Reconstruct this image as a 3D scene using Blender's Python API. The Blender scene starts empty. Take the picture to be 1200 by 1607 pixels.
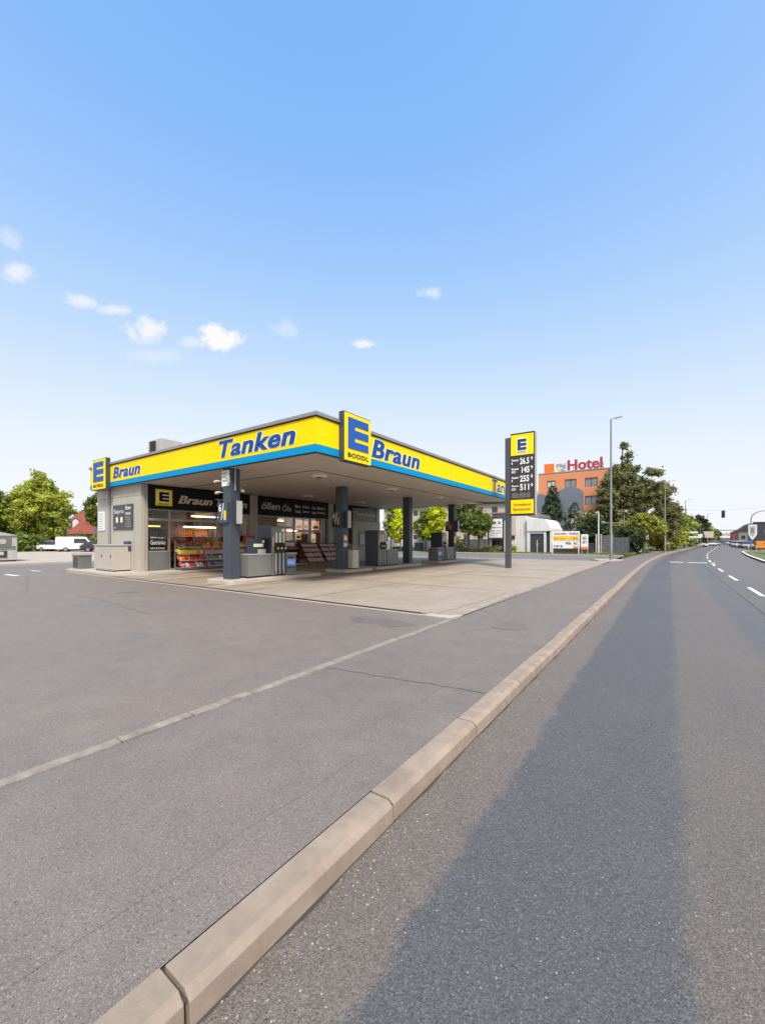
import bpy, bmesh, math, random
import numpy as np
from mathutils import Vector, Matrix
R = math.radians
S = bpy.context.scene
COL = S.collection
random.seed(7)

# ---------------------------------------------------------------- camera
cam_d = bpy.data.cameras.new('camera')
cam = bpy.data.objects.new('camera', cam_d); COL.objects.link(cam)
cam.location = (0, 0, 1.7)
cam.rotation_euler = (R(90), 0, R(35.11))
cam_d.sensor_fit = 'HORIZONTAL'; cam_d.sensor_width = 36
cam_d.lens = 36 * 640 / 1200
cam_d.shift_y = (847 - 803.5) / 1200
cam_d.clip_start = 0.05; cam_d.clip_end = 5000
S.camera = cam

# ---------------------------------------------------------------- sky and sun
SUN = Vector((0.46, -0.42, 0.80)).normalized()
SUN_EL = math.asin(SUN.z); SUN_ROT = math.atan2(SUN.x, SUN.y)
world = bpy.data.worlds.new('World'); S.world = world; world.use_nodes = True
nt = world.node_tree; nt.nodes.clear()
def N(t, **k):
    n = nt.nodes.new(t)
    for a, b in k.items(): setattr(n, a, b)
    return n
def mth(op, a, b=None, c=None, clamp=False):
    n = N('ShaderNodeMath', operation=op); n.use_clamp = clamp
    for i, v in enumerate((a, b, c)):
        if v is None: continue
        if isinstance(v, (int, float)): n.inputs[i].default_value = v
        else: nt.links.new(v, n.inputs[i])
    return n.outputs[0]
out = N('ShaderNodeOutputWorld'); bg = N('ShaderNodeBackground')
sky = N('ShaderNodeTexSky', sky_type='NISHITA')
sky.sun_disc = False; sky.sun_elevation = SUN_EL; sky.sun_rotation = SUN_ROT
sky.altitude = 200; sky.air_density = 1.0; sky.dust_density = 1.0; sky.ozone_density = 2.0
bg.inputs[1].default_value = 0.15
tc = N('ShaderNodeTexCoord')
nz = N('ShaderNodeTexNoise'); nz.inputs['Scale'].default_value = 34; nz.inputs['Detail'].default_value = 10; nz.inputs['Roughness'].default_value = .66; nz.inputs['Distortion'].default_value = .35
nt.links.new(tc.outputs['Generated'], nz.inputs['Vector'])
th = R(35.11); fw = Vector((-math.sin(th), math.cos(th), 0)); rt = Vector((math.cos(th), math.sin(th), 0)); up = Vector((0, 0, 1))
# small clouds: azimuth and elevation tangents from the street's view, half width, half height, density
CL = [(-.395, .490, .062, .036, 1.25), (-.415,.515,.035,.022,1.1), (-.575, .512, .055, .036, .82), (-.655, .565, .042, .016, .6), (-.745, .585, .042, .022, .62),
      (-.895, .655, .040, .030, .66), (-.91, .735, .03, .03, .35), (-.055, .480, .042, .013, .8), (.12, .605, .036, .016, .50),
      (-.24, .52, .05, .03, .30), (-.47, .485, .04, .018, .45), (-.56, .45, .08, .02, .30)]
acc = None
for u, v, a, b, dns in CL:
    c = (fw + rt * u + up * v).normalized()
    ex = rt - c * rt.dot(c); ex.normalize(); ey = c.cross(ex); ey = -ey if ey.z < 0 else ey
    s = 1 / math.sqrt(1 + u * u + v * v)
    a2, b2 = a * s * 1.12, b * s * 1.12
    d1 = N('ShaderNodeVectorMath', operation='DOT_PRODUCT'); d1.inputs[1].default_value = ex / a2
    d2 = N('ShaderNodeVectorMath', operation='DOT_PRODUCT'); d2.inputs[1].default_value = ey / b2
    d3 = N('ShaderNodeVectorMath', operation='DOT_PRODUCT'); d3.inputs[1].default_value = c
    for d in (d1, d2, d3): nt.links.new(tc.outputs['Generated'], d.inputs[0])
    r2 = mth('ADD', mth('MULTIPLY', d1.outputs[1], d1.outputs[1]), mth('MULTIPLY', d2.outputs[1], d2.outputs[1]))
    m = mth('SUBTRACT', 1.0, mth('SQRT', r2), clamp=True)
    m = mth('MULTIPLY', m, mth('GREATER_THAN', d3.outputs[1], 0.3))
    m = mth('ADD', mth('SUBTRACT', mth('MULTIPLY', m, 1.7), .35), mth('MULTIPLY', mth('SUBTRACT', nz.outputs['Fac'], .5), 3.4))
    m = mth('MULTIPLY', mth('MULTIPLY', mth('MULTIPLY', m, 1.05), mth('GREATER_THAN', mth('SUBTRACT', 1.0, mth('SQRT', r2)), 0.0), clamp=True), dns, clamp=True)
    acc = m if acc is None else mth('MAXIMUM', acc, m)
mixc = N('ShaderNodeMixRGB'); mixc.inputs[2].default_value = (2.58, 2.55, 2.55, 1)
# soft shoulder on the physically bright sky: per channel top * (1 - exp(-k x))
EXPO = 1.35; TOPV = 1.0 / (.15 * 2 ** EXPO)
sep = N('ShaderNodeSeparateColor'); com = N('ShaderNodeCombineColor'); nt.links.new(sky.outputs[0], sep.inputs[0])
for i, (k, off, cap) in enumerate(((5.6, .09, .93), (4.2, .066, .965), (7.5, 0, .995))):
    e = mth('POWER', 2.718282, mth('MULTIPLY', mth('MAXIMUM', mth('SUBTRACT', mth('MULTIPLY', sep.outputs[i], .191), off), .012), -k))
    nt.links.new(mth('MULTIPLY', mth('SUBTRACT', 1.0, e), TOPV * cap), com.inputs[i])
nt.links.new(acc, mixc.inputs[0]); nt.links.new(com.outputs[0], mixc.inputs[1])
nt.links.new(mixc.outputs[0], bg.inputs[0]); nt.links.new(bg.outputs[0], out.inputs[0])

sun_d = bpy.data.lights.new('sun', 'SUN'); sun_d.energy = 2.0; sun_d.angle = R(14); sun_d.color = (1, .93, .84)
sun = bpy.data.objects.new('sun', sun_d); COL.objects.link(sun)
sun.rotation_euler = SUN.to_track_quat('Z', 'Y').to_euler()

S.view_settings.view_transform = 'Standard'; S.view_settings.look = 'None'
S.view_settings.exposure = EXPO; S.view_settings.gamma = 1
S.render.engine = 'CYCLES'
S.cycles.max_bounces = 8; S.cycles.transparent_max_bounces = 16

# ---------------------------------------------------------------- materials
def M(name, rgb, rough=.6, var=.12, sc=2.0, metal=0, bump=0, bsc=60, spec=.5, emit=0, grime=0, tint=None):
    m = bpy.data.materials.new(name); m.use_nodes = True; t = m.node_tree; p = t.nodes['Principled BSDF']
    p.inputs['Roughness'].default_value = rough; p.inputs['Metallic'].default_value = metal
    p.inputs['Specular IOR Level'].default_value = spec
    co = t.nodes.new('ShaderNodeTexCoord')
    n = t.nodes.new('ShaderNodeTexNoise'); n.inputs['Scale'].default_value = sc; n.inputs['Detail'].default_value = 6; n.inputs['Roughness'].default_value = .65
    t.links.new(co.outputs['Object'], n.inputs['Vector'])
    r = t.nodes.new('ShaderNodeValToRGB'); r.color_ramp.elements[0].position = .3; r.color_ramp.elements[1].position = .7
    t2 = tint or (1, 1, 1)
    r.color_ramp.elements[0].color = (*[max(0, c * (1 - var)) * k for c, k in zip(rgb, t2)], 1)
    r.color_ramp.elements[1].color = (*[min(1, c * (1 + var)) for c in rgb], 1)
    t.links.new(n.outputs['Fac'], r.inputs[0]); colr = r.outputs[0]
    if grime:
        n3 = t.nodes.new('ShaderNodeTexNoise'); n3.inputs['Scale'].default_value = 1.3; n3.inputs['Detail'].default_value = 8
        mp = t.nodes.new('ShaderNodeMapping'); mp.inputs['Scale'].default_value = (3, 3, .35)
        t.links.new(co.outputs['Object'], mp.inputs[0]); t.links.new(mp.outputs[0], n3.inputs['Vector'])
        r3 = t.nodes.new('ShaderNodeValToRGB'); r3.color_ramp.elements[0].position = .52; r3.color_ramp.elements[1].position = .72
        r3.color_ramp.elements[1].color = (grime, grime, grime, 1); r3.color_ramp.elements[0].color = (0, 0, 0, 1)
        t.links.new(n3.outputs['Fac'], r3.inputs[0])
        mx = t.nodes.new('ShaderNodeMixRGB'); mx.inputs[2].default_value = (rgb[0] * .45, rgb[1] * .42, rgb[2] * .38, 1)
        t.links.new(r3.outputs[0], mx.inputs[0]); t.links.new(colr, mx.inputs[1]); colr = mx.outputs[0]
    t.links.new(colr, p.inputs['Base Color'])
    rr = t.nodes.new('ShaderNodeMapRange'); rr.inputs[3].default_value = max(0, rough - .08); rr.inputs[4].default_value = min(1, rough + .1)
    t.links.new(n.outputs['Fac'], rr.inputs[0]); t.links.new(rr.outputs[0], p.inputs['Roughness'])
    if emit:
        t.links.new(colr, p.inputs['Emission Color']); p.inputs['Emission Strength'].default_value = emit
    if bump:
        n2 = t.nodes.new('ShaderNodeTexNoise'); n2.inputs['Scale'].default_value = bsc; n2.inputs['Detail'].default_value = 4
        t.links.new(co.outputs['Object'], n2.inputs['Vector'])
        b = t.nodes.new('ShaderNodeBump'); b.inputs['Strength'].default_value = bump; b.inputs['Distance'].default_value = .01
        t.links.new(n2.outputs['Fac'], b.inputs['Height']); t.links.new(b.outputs[0], p.inputs['Normal'])
    return m

def glassmat(name, tint=(.75, .8, .8), refl=1.0):
    m = bpy.data.materials.new(name); m.use_nodes = True; t = m.node_tree; t.nodes.clear()
    o = t.nodes.new('ShaderNodeOutputMaterial'); tr = t.nodes.new('ShaderNodeBsdfTransparent'); gl = t.nodes.new('ShaderNodeBsdfGlossy')
    tr.inputs[0].default_value = (*tint, 1); gl.inputs['Roughness'].default_value = .03; gl.inputs[0].default_value = (.95, .97, 1, 1)
    fr = t.nodes.new('ShaderNodeFresnel'); fr.inputs[0].default_value = 1.5
    mu = t.nodes.new('ShaderNodeMath'); mu.operation = 'MULTIPLY'; mu.inputs[1].default_value = refl
    mx = t.nodes.new('ShaderNodeMixShader'); t.links.new(fr.outputs[0], mu.inputs[0]); t.links.new(mu.outputs[0], mx.inputs[0])
    t.links.new(tr.outputs[0], mx.inputs[1]); t.links.new(gl.outputs[0], mx.inputs[2]); t.links.new(mx.outputs[0], o.inputs[0])
    return m

def leafmat(name, rgb, var=.3):
    m = bpy.data.materials.new(name); m.use_nodes = True; t = m.node_tree; t.nodes.clear()
    o = t.nodes.new('ShaderNodeOutputMaterial'); co = t.nodes.new('ShaderNodeTexCoord')
    n = t.nodes.new('ShaderNodeTexNoise'); n.inputs['Scale'].default_value = .9; n.inputs['Detail'].default_value = 8
    t.links.new(co.outputs['Object'], n.inputs['Vector'])
    r = t.nodes.new('ShaderNodeValToRGB'); r.color_ramp.elements[0].position = .32; r.color_ramp.elements[1].position = .68
    r.color_ramp.elements[0].color = (*[c * (1 - var) for c in rgb], 1); r.color_ramp.elements[1].color = (*[min(1, c * (1 + var)) for c in rgb], 1)
    t.links.new(n.outputs['Fac'], r.inputs[0])
    d = t.nodes.new('ShaderNodeBsdfPrincipled'); d.inputs['Roughness'].default_value = .55; d.inputs['Specular IOR Level'].default_value = .3
    tl = t.nodes.new('ShaderNodeBsdfTranslucent'); mx = t.nodes.new('ShaderNodeMixShader'); mx.inputs[0].default_value = .5
    t.links.new(r.outputs[0], d.inputs['Base Color']); t.links.new(r.outputs[0], tl.inputs[0])
    t.links.new(d.outputs[0], mx.inputs[1]); t.links.new(tl.outputs[0], mx.inputs[2]); t.links.new(mx.outputs[0], o.inputs[0])
    return m

def asphalt(name, rgb, agg=.5, zones=None, warm=(1.05, 1, .95), light=.28, bs=.5, brt=.978):
    """mineral asphalt: two sizes of chippings, broad wear patches; zones = (x position, colour) bands across the lane, kept in UV.x"""
    m = bpy.data.materials.new(name); m.use_nodes = True; t = m.node_tree; p = t.nodes['Principled BSDF']; L = t.links.new
    p.inputs['Roughness'].default_value = .60; p.inputs['Specular IOR Level'].default_value = .5
    co = t.nodes.new('ShaderNodeTexCoord')
    def noise(sc, det=6, ro=.6, v='Object'):
        n = t.nodes.new('ShaderNodeTexNoise'); n.inputs['Scale'].default_value = sc; n.inputs['Detail'].default_value = det; n.inputs['Roughness'].default_value = ro
        L(co.outputs[v], n.inputs['Vector']); return n
    def ramp(src, els, interp='LINEAR'):
        r = t.nodes.new('ShaderNodeValToRGB'); r.color_ramp.interpolation = interp
        while len(r.color_ramp.elements) < len(els): r.color_ramp.elements.new(.5)
        for e, (pos, c) in zip(r.color_ramp.elements, els):
            e.position = pos; e.color = (*c, 1) if len(c) == 3 else c
        L(src, r.inputs[0]); return r.outputs[0]
    def math_(op, a, b):
        n = t.nodes.new('ShaderNodeMath'); n.operation = op
        for i, v in enumerate((a, b)):
            if isinstance(v, (int, float)): n.inputs[i].default_value = v
            else: L(v, n.inputs[i])
        return n.outputs[0]
    def mix(f, a, b, mode='MIX'):
        n = t.nodes.new('ShaderNodeMixRGB'); n.blend_type = mode
        for i, v in enumerate((f, a, b)):
            if isinstance(v, (int, float)): n.inputs[i].default_value = v
            elif isinstance(v, tuple): n.inputs[i].default_value = (*v, 1)
            else: L(v, n.inputs[i])
        return n.outputs[0]
    big = noise(.35, 5, .6); mid = noise(2.5, 8, .7); fine = noise(55, 4, .7); grit = noise(220, 3, .6)
    if zones:
        sx = t.nodes.new('ShaderNodeSeparateXYZ'); L(co.outputs['UV'], sx.inputs[0])
        wob = math_('ADD', math_('MULTIPLY', math_('SUBTRACT', noise(1.6, 8, .75).outputs['Fac'], .5), .34), math_('ADD', math_('MULTIPLY', math_('SUBTRACT', noise(9, 8, .8).outputs['Fac'], .5), .20), math_('MULTIPLY', math_('SUBTRACT', fine.outputs['Fac'], .5), .07)))
        x = math_('ADD', sx.outputs[0], wob)
        x = math_('DIVIDE', math_('ADD', x, 2.0), 12.0)
        els = []
        for i, (pos, wd, c) in enumerate(zones):
            if i: els.append(((pos + wd + 2) / 12, c))
            if i + 1 < len(zones): els.append(((zones[i + 1][0] - zones[i + 1][1] + 2) / 12, c))
        base = ramp(x, els)
    else:
        base = ramp(mid.outputs['Fac'], [(.3, tuple(c * .93 for c in rgb)), (.7, tuple(c * 1.07 for c in rgb))])
    c = mix(1.0, base, ramp(big.outputs['Fac'], [(.3, (.93, .935, .94)), (.7, tuple(1.05 * w for w in warm))]), 'MULTIPLY')
    c = mix(1.0, c, ramp(mid.outputs['Fac'], [(.25, (.92, .92, .925)), (.75, (1.06, 1.06, 1.055))]), 'MULTIPLY')
    c = mix(agg, c, mix(1.0, c, ramp(grit.outputs['Fac'], [(.3, (.25, .25, .27)), (.72, (1.8, 1.77, 1.7))]), 'MULTIPLY'))
    c = mix(agg, c, mix(1.0, c, ramp(fine.outputs['Fac'], [(.3, (.62, .62, .64)), (.7, (1.32, 1.32, 1.3))]), 'MULTIPLY'))
    # chippings
    vo = t.nodes.new('ShaderNodeTexVoronoi'); vo.inputs['Scale'].default_value = 75; L(co.outputs['Object'], vo.inputs['Vector'])
    sp = t.nodes.new('ShaderNodeSeparateColor'); L(vo.outputs['Color'], sp.inputs[0])
    near = math_('LESS_THAN', vo.outputs['Distance'], .34)
    patchy = math_('GREATER_THAN', noise(1.1, 4, .6).outputs['Fac'], .44)
    bright = math_('MULTIPLY', math_('MULTIPLY', math_('GREATER_THAN', sp.outputs[0], brt), near), patchy)
    darkc = math_('MULTIPLY', math_('LESS_THAN', sp.outputs[1], .07), near)
    midc = math_('MULTIPLY', math_('GREATER_THAN', sp.outputs[2], .80), near)
    c = mix(math_('MULTIPLY', midc, .35), c, tuple(min(1, v * 2.2) for v in rgb))
    c = mix(math_('MULTIPLY', darkc, .8), c, tuple(v * .3 for v in rgb))
    c = mix(math_('MULTIPLY', bright, .9), c, (light * 1.25, light * 1.2, light * 1.1))
    L(c, p.inputs['Base Color'])
    hgt = math_('ADD', math_('MULTIPLY', grit.outputs['Fac'], .5), math_('SUBTRACT', fine.outputs['Fac'], math_('MULTIPLY', vo.outputs['Distance'], .5)))
    b = t.nodes.new('ShaderNodeBump'); b.inputs['Strength'].default_value = bs; b.inputs['Distance'].default_value = .006
    L(hgt, b.inputs['Height']); L(b.outputs[0], p.inputs['Normal'])
    return m

# ---------------------------------------------------------------- mesh helpers
def tag(o, label=None, cat=None, group=None, kind=None):
    if label: o['label'] = label
    if cat: o['category'] = cat
    if group: o['group'] = group
    if kind: o['kind'] = kind
    return o
def thing(name, label, cat, loc=(0, 0, 0), rz=0, group=None):
    o = bpy.data.objects.new(name, None); COL.objects.link(o); o.location = loc; o.rotation_euler = (0, 0, rz)
    o.empty_display_size = .2
    return tag(o, label, cat, group)
def worldloc(o):
    v = Vector((0, 0, 0))
    while o is not None: v += o.location; o = o.parent
    return v
class MB:
    def __init__(s): s.v = []; s.f = []; s.m = []
    def add(s, vs, fs, mi=0):
        b = len(s.v); s.v += [tuple(v) for v in vs]; s.f += [[b + i for i in f] for f in fs]; s.m += [mi] * len(fs); return s
    def box(s, x0, x1, y0, y1, z0, z1, mi=0):
        x0, x1 = sorted((x0, x1)); y0, y1 = sorted((y0, y1)); z0, z1 = sorted((z0, z1))
        return s.add([(x0, y0, z0), (x1, y0, z0), (x1, y1, z0), (x0, y1, z0), (x0, y0, z1), (x1, y0, z1), (x1, y1, z1), (x0, y1, z1)],
                     [(0, 3, 2, 1), (4, 5, 6, 7), (0, 1, 5, 4), (1, 2, 6, 5), (2, 3, 7, 6), (3, 0, 4, 7)], mi)
    def prism(s, pts, z0, z1, mi=0, axis='z'):
        n = len(pts)
        def P(p, z): return (p[0], p[1], z) if axis == 'z' else ((p[0], z, p[1]) if axis == 'y' else (z, p[0], p[1]))
        vs = [P(p, z0) for p in pts] + [P(p, z1) for p in pts]
        fs = [tuple(range(n))[::-1], tuple(range(n, 2 * n))] + [(i, (i + 1) % n, n + (i + 1) % n, n + i) for i in range(n)]
        return s.add(vs, fs, mi)
    def tube(s, pts, r, seg=8, mi=0, cap=True):
        pts = [Vector(p) for p in pts]; rs = r if isinstance(r, (list, tuple)) else [r] * len(pts); vs = []
        for i, p in enumerate(pts):
            a = pts[max(0, i - 1)]; b = pts[min(len(pts) - 1, i + 1)]; d = (b - a).normalized()
            u = d.orthogonal().normalized() if i == 0 else (u - d * u.dot(d)).normalized()
            w = d.cross(u)
            for k in range(seg):
                an = 2 * math.pi * k / seg; vs.append(p + (u * math.cos(an) + w * math.sin(an)) * rs[i])
        fs = [(i * seg + k, i * seg + (k + 1) % seg, (i + 1) * seg + (k + 1) % seg, (i + 1) * seg + k) for i in range(len(pts) - 1) for k in range(seg)]
        if cap: fs += [tuple(range(seg))[::-1], tuple(range((len(pts) - 1) * seg, len(pts) * seg))]
        return s.add(vs, fs, mi)
    def cyl(s, x, y, z0, z1, r, seg=16, mi=0, r2=None): return s.tube([(x, y, z0), (x, y, z1)], [r, r if r2 is None else r2], seg, mi)
    def quad(s, a, b, c, d, mi=0): return s.add([a, b, c, d], [(0, 1, 2, 3)], mi)
    def build(s, name, mats, parent=None, bevel=0, smooth=False, local=False, kind=None):
        me = bpy.data.meshes.new(name)
        off = Vector((0, 0, 0)) if (local or parent is None) else worldloc(parent)
        me.from_pydata([(v[0] - off.x, v[1] - off.y, v[2] - off.z) for v in s.v], [], s.f)
        for m in (mats if isinstance(mats, (list, tuple)) else [mats]): me.materials.append(m)
        me.polygons.foreach_set('material_index', s.m)
        bm = bmesh.new(); bm.from_mesh(me)
        if len(s.f) < 4000: bmesh.ops.recalc_face_normals(bm, faces=bm.faces)
        if bevel: bmesh.ops.bevel(bm, geom=list(bm.edges), offset=bevel, segments=2, affect='EDGES', profile=.6, clamp_overlap=True)
        bm.to_mesh(me); bm.free()
        if smooth:
            me.polygons.foreach_set('use_smooth', [True] * len(me.polygons))
            me.set_sharp_from_angle(angle=R(40))
        o = bpy.data.objects.new(name, me); COL.objects.link(o); o.parent = parent
        if kind: o['kind'] = kind
        return o
def copy_tree(o, parent=None):
    c = o.copy(); COL.objects.link(c); c.parent = parent
    for ch in list(o.children): copy_tree(ch, c)
    return c

def textgeo(s, shear=0, bold=.0, depth=0, spacing=1.0, align='LEFT'):
    cu = bpy.data.curves.new('t', 'FONT'); cu.body = s; cu.size = 1; cu.shear = shear; cu.offset = bold; cu.extrude = depth
    cu.space_character = spacing; cu.align_x = align; cu.resolution_u = 3; cu.space_line = .9
    o = bpy.data.objects.new('t', cu); COL.objects.link(o)
    dg = bpy.context.evaluated_depsgraph_get(); dg.update()
    me = bpy.data.meshes.new_from_object(o.evaluated_get(dg))
    vs = [tuple(v.co) for v in me.vertices]; fs = [tuple(p.vertices) for p in me.polygons]
    bpy.data.objects.remove(o); bpy.data.curves.remove(cu); bpy.data.meshes.remove(me)
    return vs, fs
FACES = {'S': ((1, 0, 0), (0, -1, 0)), 'E': ((0, 1, 0), (1, 0, 0)), 'W': ((0, -1, 0), (-1, 0, 0)), 'N': ((-1, 0, 0), (0, 1, 0)), 'S2': ((1, 0, 0), (0, -1, 0))}
def text(s, mat, parent, o, w, h, face='S', shear=0, bold=.02, depth=.01, name='lettering', outline=None, omat=None, spacing=1.0, local=False, align='LEFT', strike=0):
    """o = lower left corner of the text's rectangle on its wall, in the wall's plane"""
    vs, fs = textgeo(s, shear, bold, 0, spacing, align)
    xs = [v[0] for v in vs]; ys = [v[1] for v in vs]; x0, y0 = min(xs), min(ys); kx = w / (max(xs) - x0); ky = h / (max(ys) - y0)
    r, n = (Vector(a) for a in FACES[face]); o = Vector(o); mb = MB()
    def put(vs, fs, d0, d1, mi, sx=0):
        n0 = len(vs)
        P = lambda v, d: o + r * ((v[0] - x0 + sx) * kx) + Vector((0, 0, (v[1] - y0) * ky)) + n * d
        edges = {}
        for f in fs:
            for i in range(len(f)):
                e = (f[i], f[(i + 1) % len(f)])
                if (e[1], e[0]) in edges: del edges[(e[1], e[0])]
                else: edges[e] = 1
        front = [P(v, d1) for v in vs]; back = [P(v, d0) for v in vs]
        mb.add(front + back, [tuple(f) for f in fs] + [(a, a + n0, b + n0, b) for a, b in edges], mi)
    mats = [mat]
    if outline:
        ov, of = textgeo(s, shear, bold + outline, 0, spacing, align); put(ov, of, .001, depth * .5, 1); mats.append(omat)
        for q in range(strike): put(ov, of, .001, depth * .5 + .0012 * (q + 1), 1, .035 * (q + 1))
    put(vs, fs, .001, depth, 0)
    for q in range(strike): put(vs, fs, .001, depth + .0012 * (q + 1), 0, .035 * (q + 1))
    return mb.build(name, mats, parent, local=local)

def elogo(mb, o, w, h, face, d, mi, slot=.13):
    """square E: a bar and three arms, o = lower left corner, protruding d"""
    r, n = (Vector(a) for a in FACES[face]); o = Vector(o)
    def bx(u0, u1, v0, v1):
        a = o + r * (u0 * w) + Vector((0, 0, v0 * h)); b = o + r * (u1 * w) + Vector((0, 0, v1 * h)) + n * d
        mb.box(a.x, b.x, a.y, b.y, a.z, b.z, mi)
    arm = (1 - 2 * slot) / 3
    bx(0, .32, 0, 1)
    for k in range(3): bx(.32, 1, k * (arm + slot), k * (arm + slot) + arm)
def board(mb, o, w, h, face, d, mi, d0=.001):
    r, n = (Vector(a) for a in FACES[face]); o = Vector(o)
    a = o + n * d0; b = o + r * w + Vector((0, 0, h)) + n * d
    mb.box(a.x, b.x, a.y, b.y, a.z, b.z, mi)
# ---------------------------------------------------------------- palette
m_yellow = M('yellow_panel', (.95, .67, .002), .6, .02, .6, grime=.10, spec=.12)
m_yellowd = M('yellow_sign', (.95, .70, .004), .55, .03, .8, spec=.15)
m_cyan = M('cyan_stripe', (.0, .28, .60), .6, .05, spec=.12)
m_blue = M('blue_letter', (.008, .07, .34), .5, .06, spec=.2)
m_blue2 = M('logo_blue', (.02, .10, .44), .5, .06, spec=.2)
m_cream = M('cream', (.85, .80, .55), .4, .05)
m_cap = M('grey_cap', (.26, .25, .27), .45, .08, grime=.3)
m_capd = M('dark_gutter', (.06, .045, .03), .6, .1)
m_clad = M('beige_cladding', (.42, .39, .33), .5, .05, .7, grime=.22)
m_clad2 = M('beige_pier', (.36, .325, .27), .55, .06, .7, grime=.3)
m_slate = M('slate_steel', (.045, .06, .08), .42, .08, grime=.15)
m_navy = M('navy_band', (.006, .008, .014), .5, .2, spec=.2)
m_beigelet = M('beige_letter', (.62, .50, .38), .4, .08)
m_frame = M('alu_frame', (.36, .34, .31), .4, .06, metal=.3)
m_conc = M('concrete', (.38, .34, .29), .9, .1, 3, bump=.3)
m_isle = M('island_concrete', (.44, .385, .325), .85, .09, 2, bump=.25, grime=.25)
m_white = M('white_paint', (.74, .74, .73), .5, .05)
m_line = M('road_marking', (.70, .69, .67), .75, .12, 9, bump=.25)
m_black = M('black_plastic', (.012, .012, .014), .35, .2)
m_dgrey = M('dark_grey_panel', (.045, .05, .058), .38, .1)
m_mgrey = M('mid_grey_panel', (.15, .155, .15), .42, .07, grime=.15)
m_lgrey = M('light_grey', (.42, .41, .39), .45, .06, grime=.15)
m_steel = M('brushed_steel', (.45, .45, .45), .35, .08, metal=.8)
m_galv = M('galvanised', (.22, .22, .23), .5, .1, metal=.4)
m_red = M('red', (.50, .03, .025), .4, .15)
m_orange = M('orange', (.75, .22, .03), .4, .15)
m_glass = glassmat('shop_glass', (.80, .77, .70), .6)
m_cgl = M('dark_glazing', (.03, .035, .045), .12, .2, spec=.8)
m_screen = M('lit_screen', (.06, .16, .42), .3, .1, emit=.35)
m_lampw = M('lamp_cover', (.75, .70, .62), .35, .05)
m_tubeg = M('lit_tube_green', (.75, .9, .2), .4, .02, emit=1.6)
m_tubew = M('lit_tube_warm', (1, .62, .32), .4, .02, emit=13)
m_poster = M('teal_poster', (.03, .12, .15), .4, .2)
m_int = M('interior_wall', (.26, .19, .12), .8, .2)
m_intf = M('interior_floor', (.16, .13, .10), .4, .15)
m_ground = M('rough_grass_earth', (.10, .115, .05), .95, .35, .2, bump=.6, bsc=20)
m_rust = M('red_brick', (.28, .08, .045), .8, .15)

c_sidewalk = (.184, .158, .142); c_apron = (.192, .165, .150)
a_side = asphalt('sidewalk_asphalt', c_sidewalk, .7, warm=(1.03, .99, 1.0))
a_apron = asphalt('apron_asphalt', c_apron, .65)
LN = (.162, .140, .126); DK = (.099, .100, .109); BR = (.140, .126, .117)
a_road = asphalt('road_asphalt', (.13, .125, .125), .75, zones=[(-2, .01, LN), (-1.0, .012, DK), (.07, .035, BR), (1.15, .09, (.114,.114,.119)), (1.9, .03, (.126, .120, .117)), (2.7, .05, BR)], light=.30, bs=1.0, brt=.980)
a_back = asphalt('back_lot_asphalt', (.17, .16, .158), .4)
m_slab = M('forecourt_slab', (.37, .315, .262), .6, .10, .45, bump=.12, bsc=40, grime=.25, tint=(.92, .88, .80))
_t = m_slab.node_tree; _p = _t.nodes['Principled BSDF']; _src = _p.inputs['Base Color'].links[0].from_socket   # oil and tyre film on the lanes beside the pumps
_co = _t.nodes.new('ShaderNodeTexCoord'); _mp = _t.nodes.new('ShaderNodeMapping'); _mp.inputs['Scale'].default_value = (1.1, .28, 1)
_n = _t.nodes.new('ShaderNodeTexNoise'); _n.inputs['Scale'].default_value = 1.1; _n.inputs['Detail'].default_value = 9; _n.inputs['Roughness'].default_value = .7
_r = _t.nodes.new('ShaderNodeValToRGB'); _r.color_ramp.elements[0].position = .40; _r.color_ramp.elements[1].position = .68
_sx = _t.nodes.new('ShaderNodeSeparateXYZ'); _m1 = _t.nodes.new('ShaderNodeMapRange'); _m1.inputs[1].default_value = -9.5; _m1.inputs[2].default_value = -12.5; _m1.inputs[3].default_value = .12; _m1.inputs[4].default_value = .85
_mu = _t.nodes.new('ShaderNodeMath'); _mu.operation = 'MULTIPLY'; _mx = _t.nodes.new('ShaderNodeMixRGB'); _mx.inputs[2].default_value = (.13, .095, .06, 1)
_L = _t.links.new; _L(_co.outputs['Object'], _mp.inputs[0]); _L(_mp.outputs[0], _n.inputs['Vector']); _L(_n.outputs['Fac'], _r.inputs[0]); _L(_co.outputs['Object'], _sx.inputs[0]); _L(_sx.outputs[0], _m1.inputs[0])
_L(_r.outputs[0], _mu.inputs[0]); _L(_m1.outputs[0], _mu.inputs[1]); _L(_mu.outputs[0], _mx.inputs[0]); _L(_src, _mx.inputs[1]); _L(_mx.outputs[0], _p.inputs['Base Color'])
m_kerb = M('kerb_stone', (.315, .25, .195), .88, .2, 3.5, bump=.45, bsc=260, grime=.35)
m_strip = M('sett_stone', (.27, .235, .195), .9, .28, 5, bump=.6, bsc=90, grime=.5)
m_crack = M('crack_tar', (.06, .05, .046), .9, .2)
m_grass = M('grass', (.125, .15, .05), .9, .35, 3, bump=.8, bsc=50)
m_pave = M('beige_paving', (.42, .36, .30), .85, .1, .6)

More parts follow.
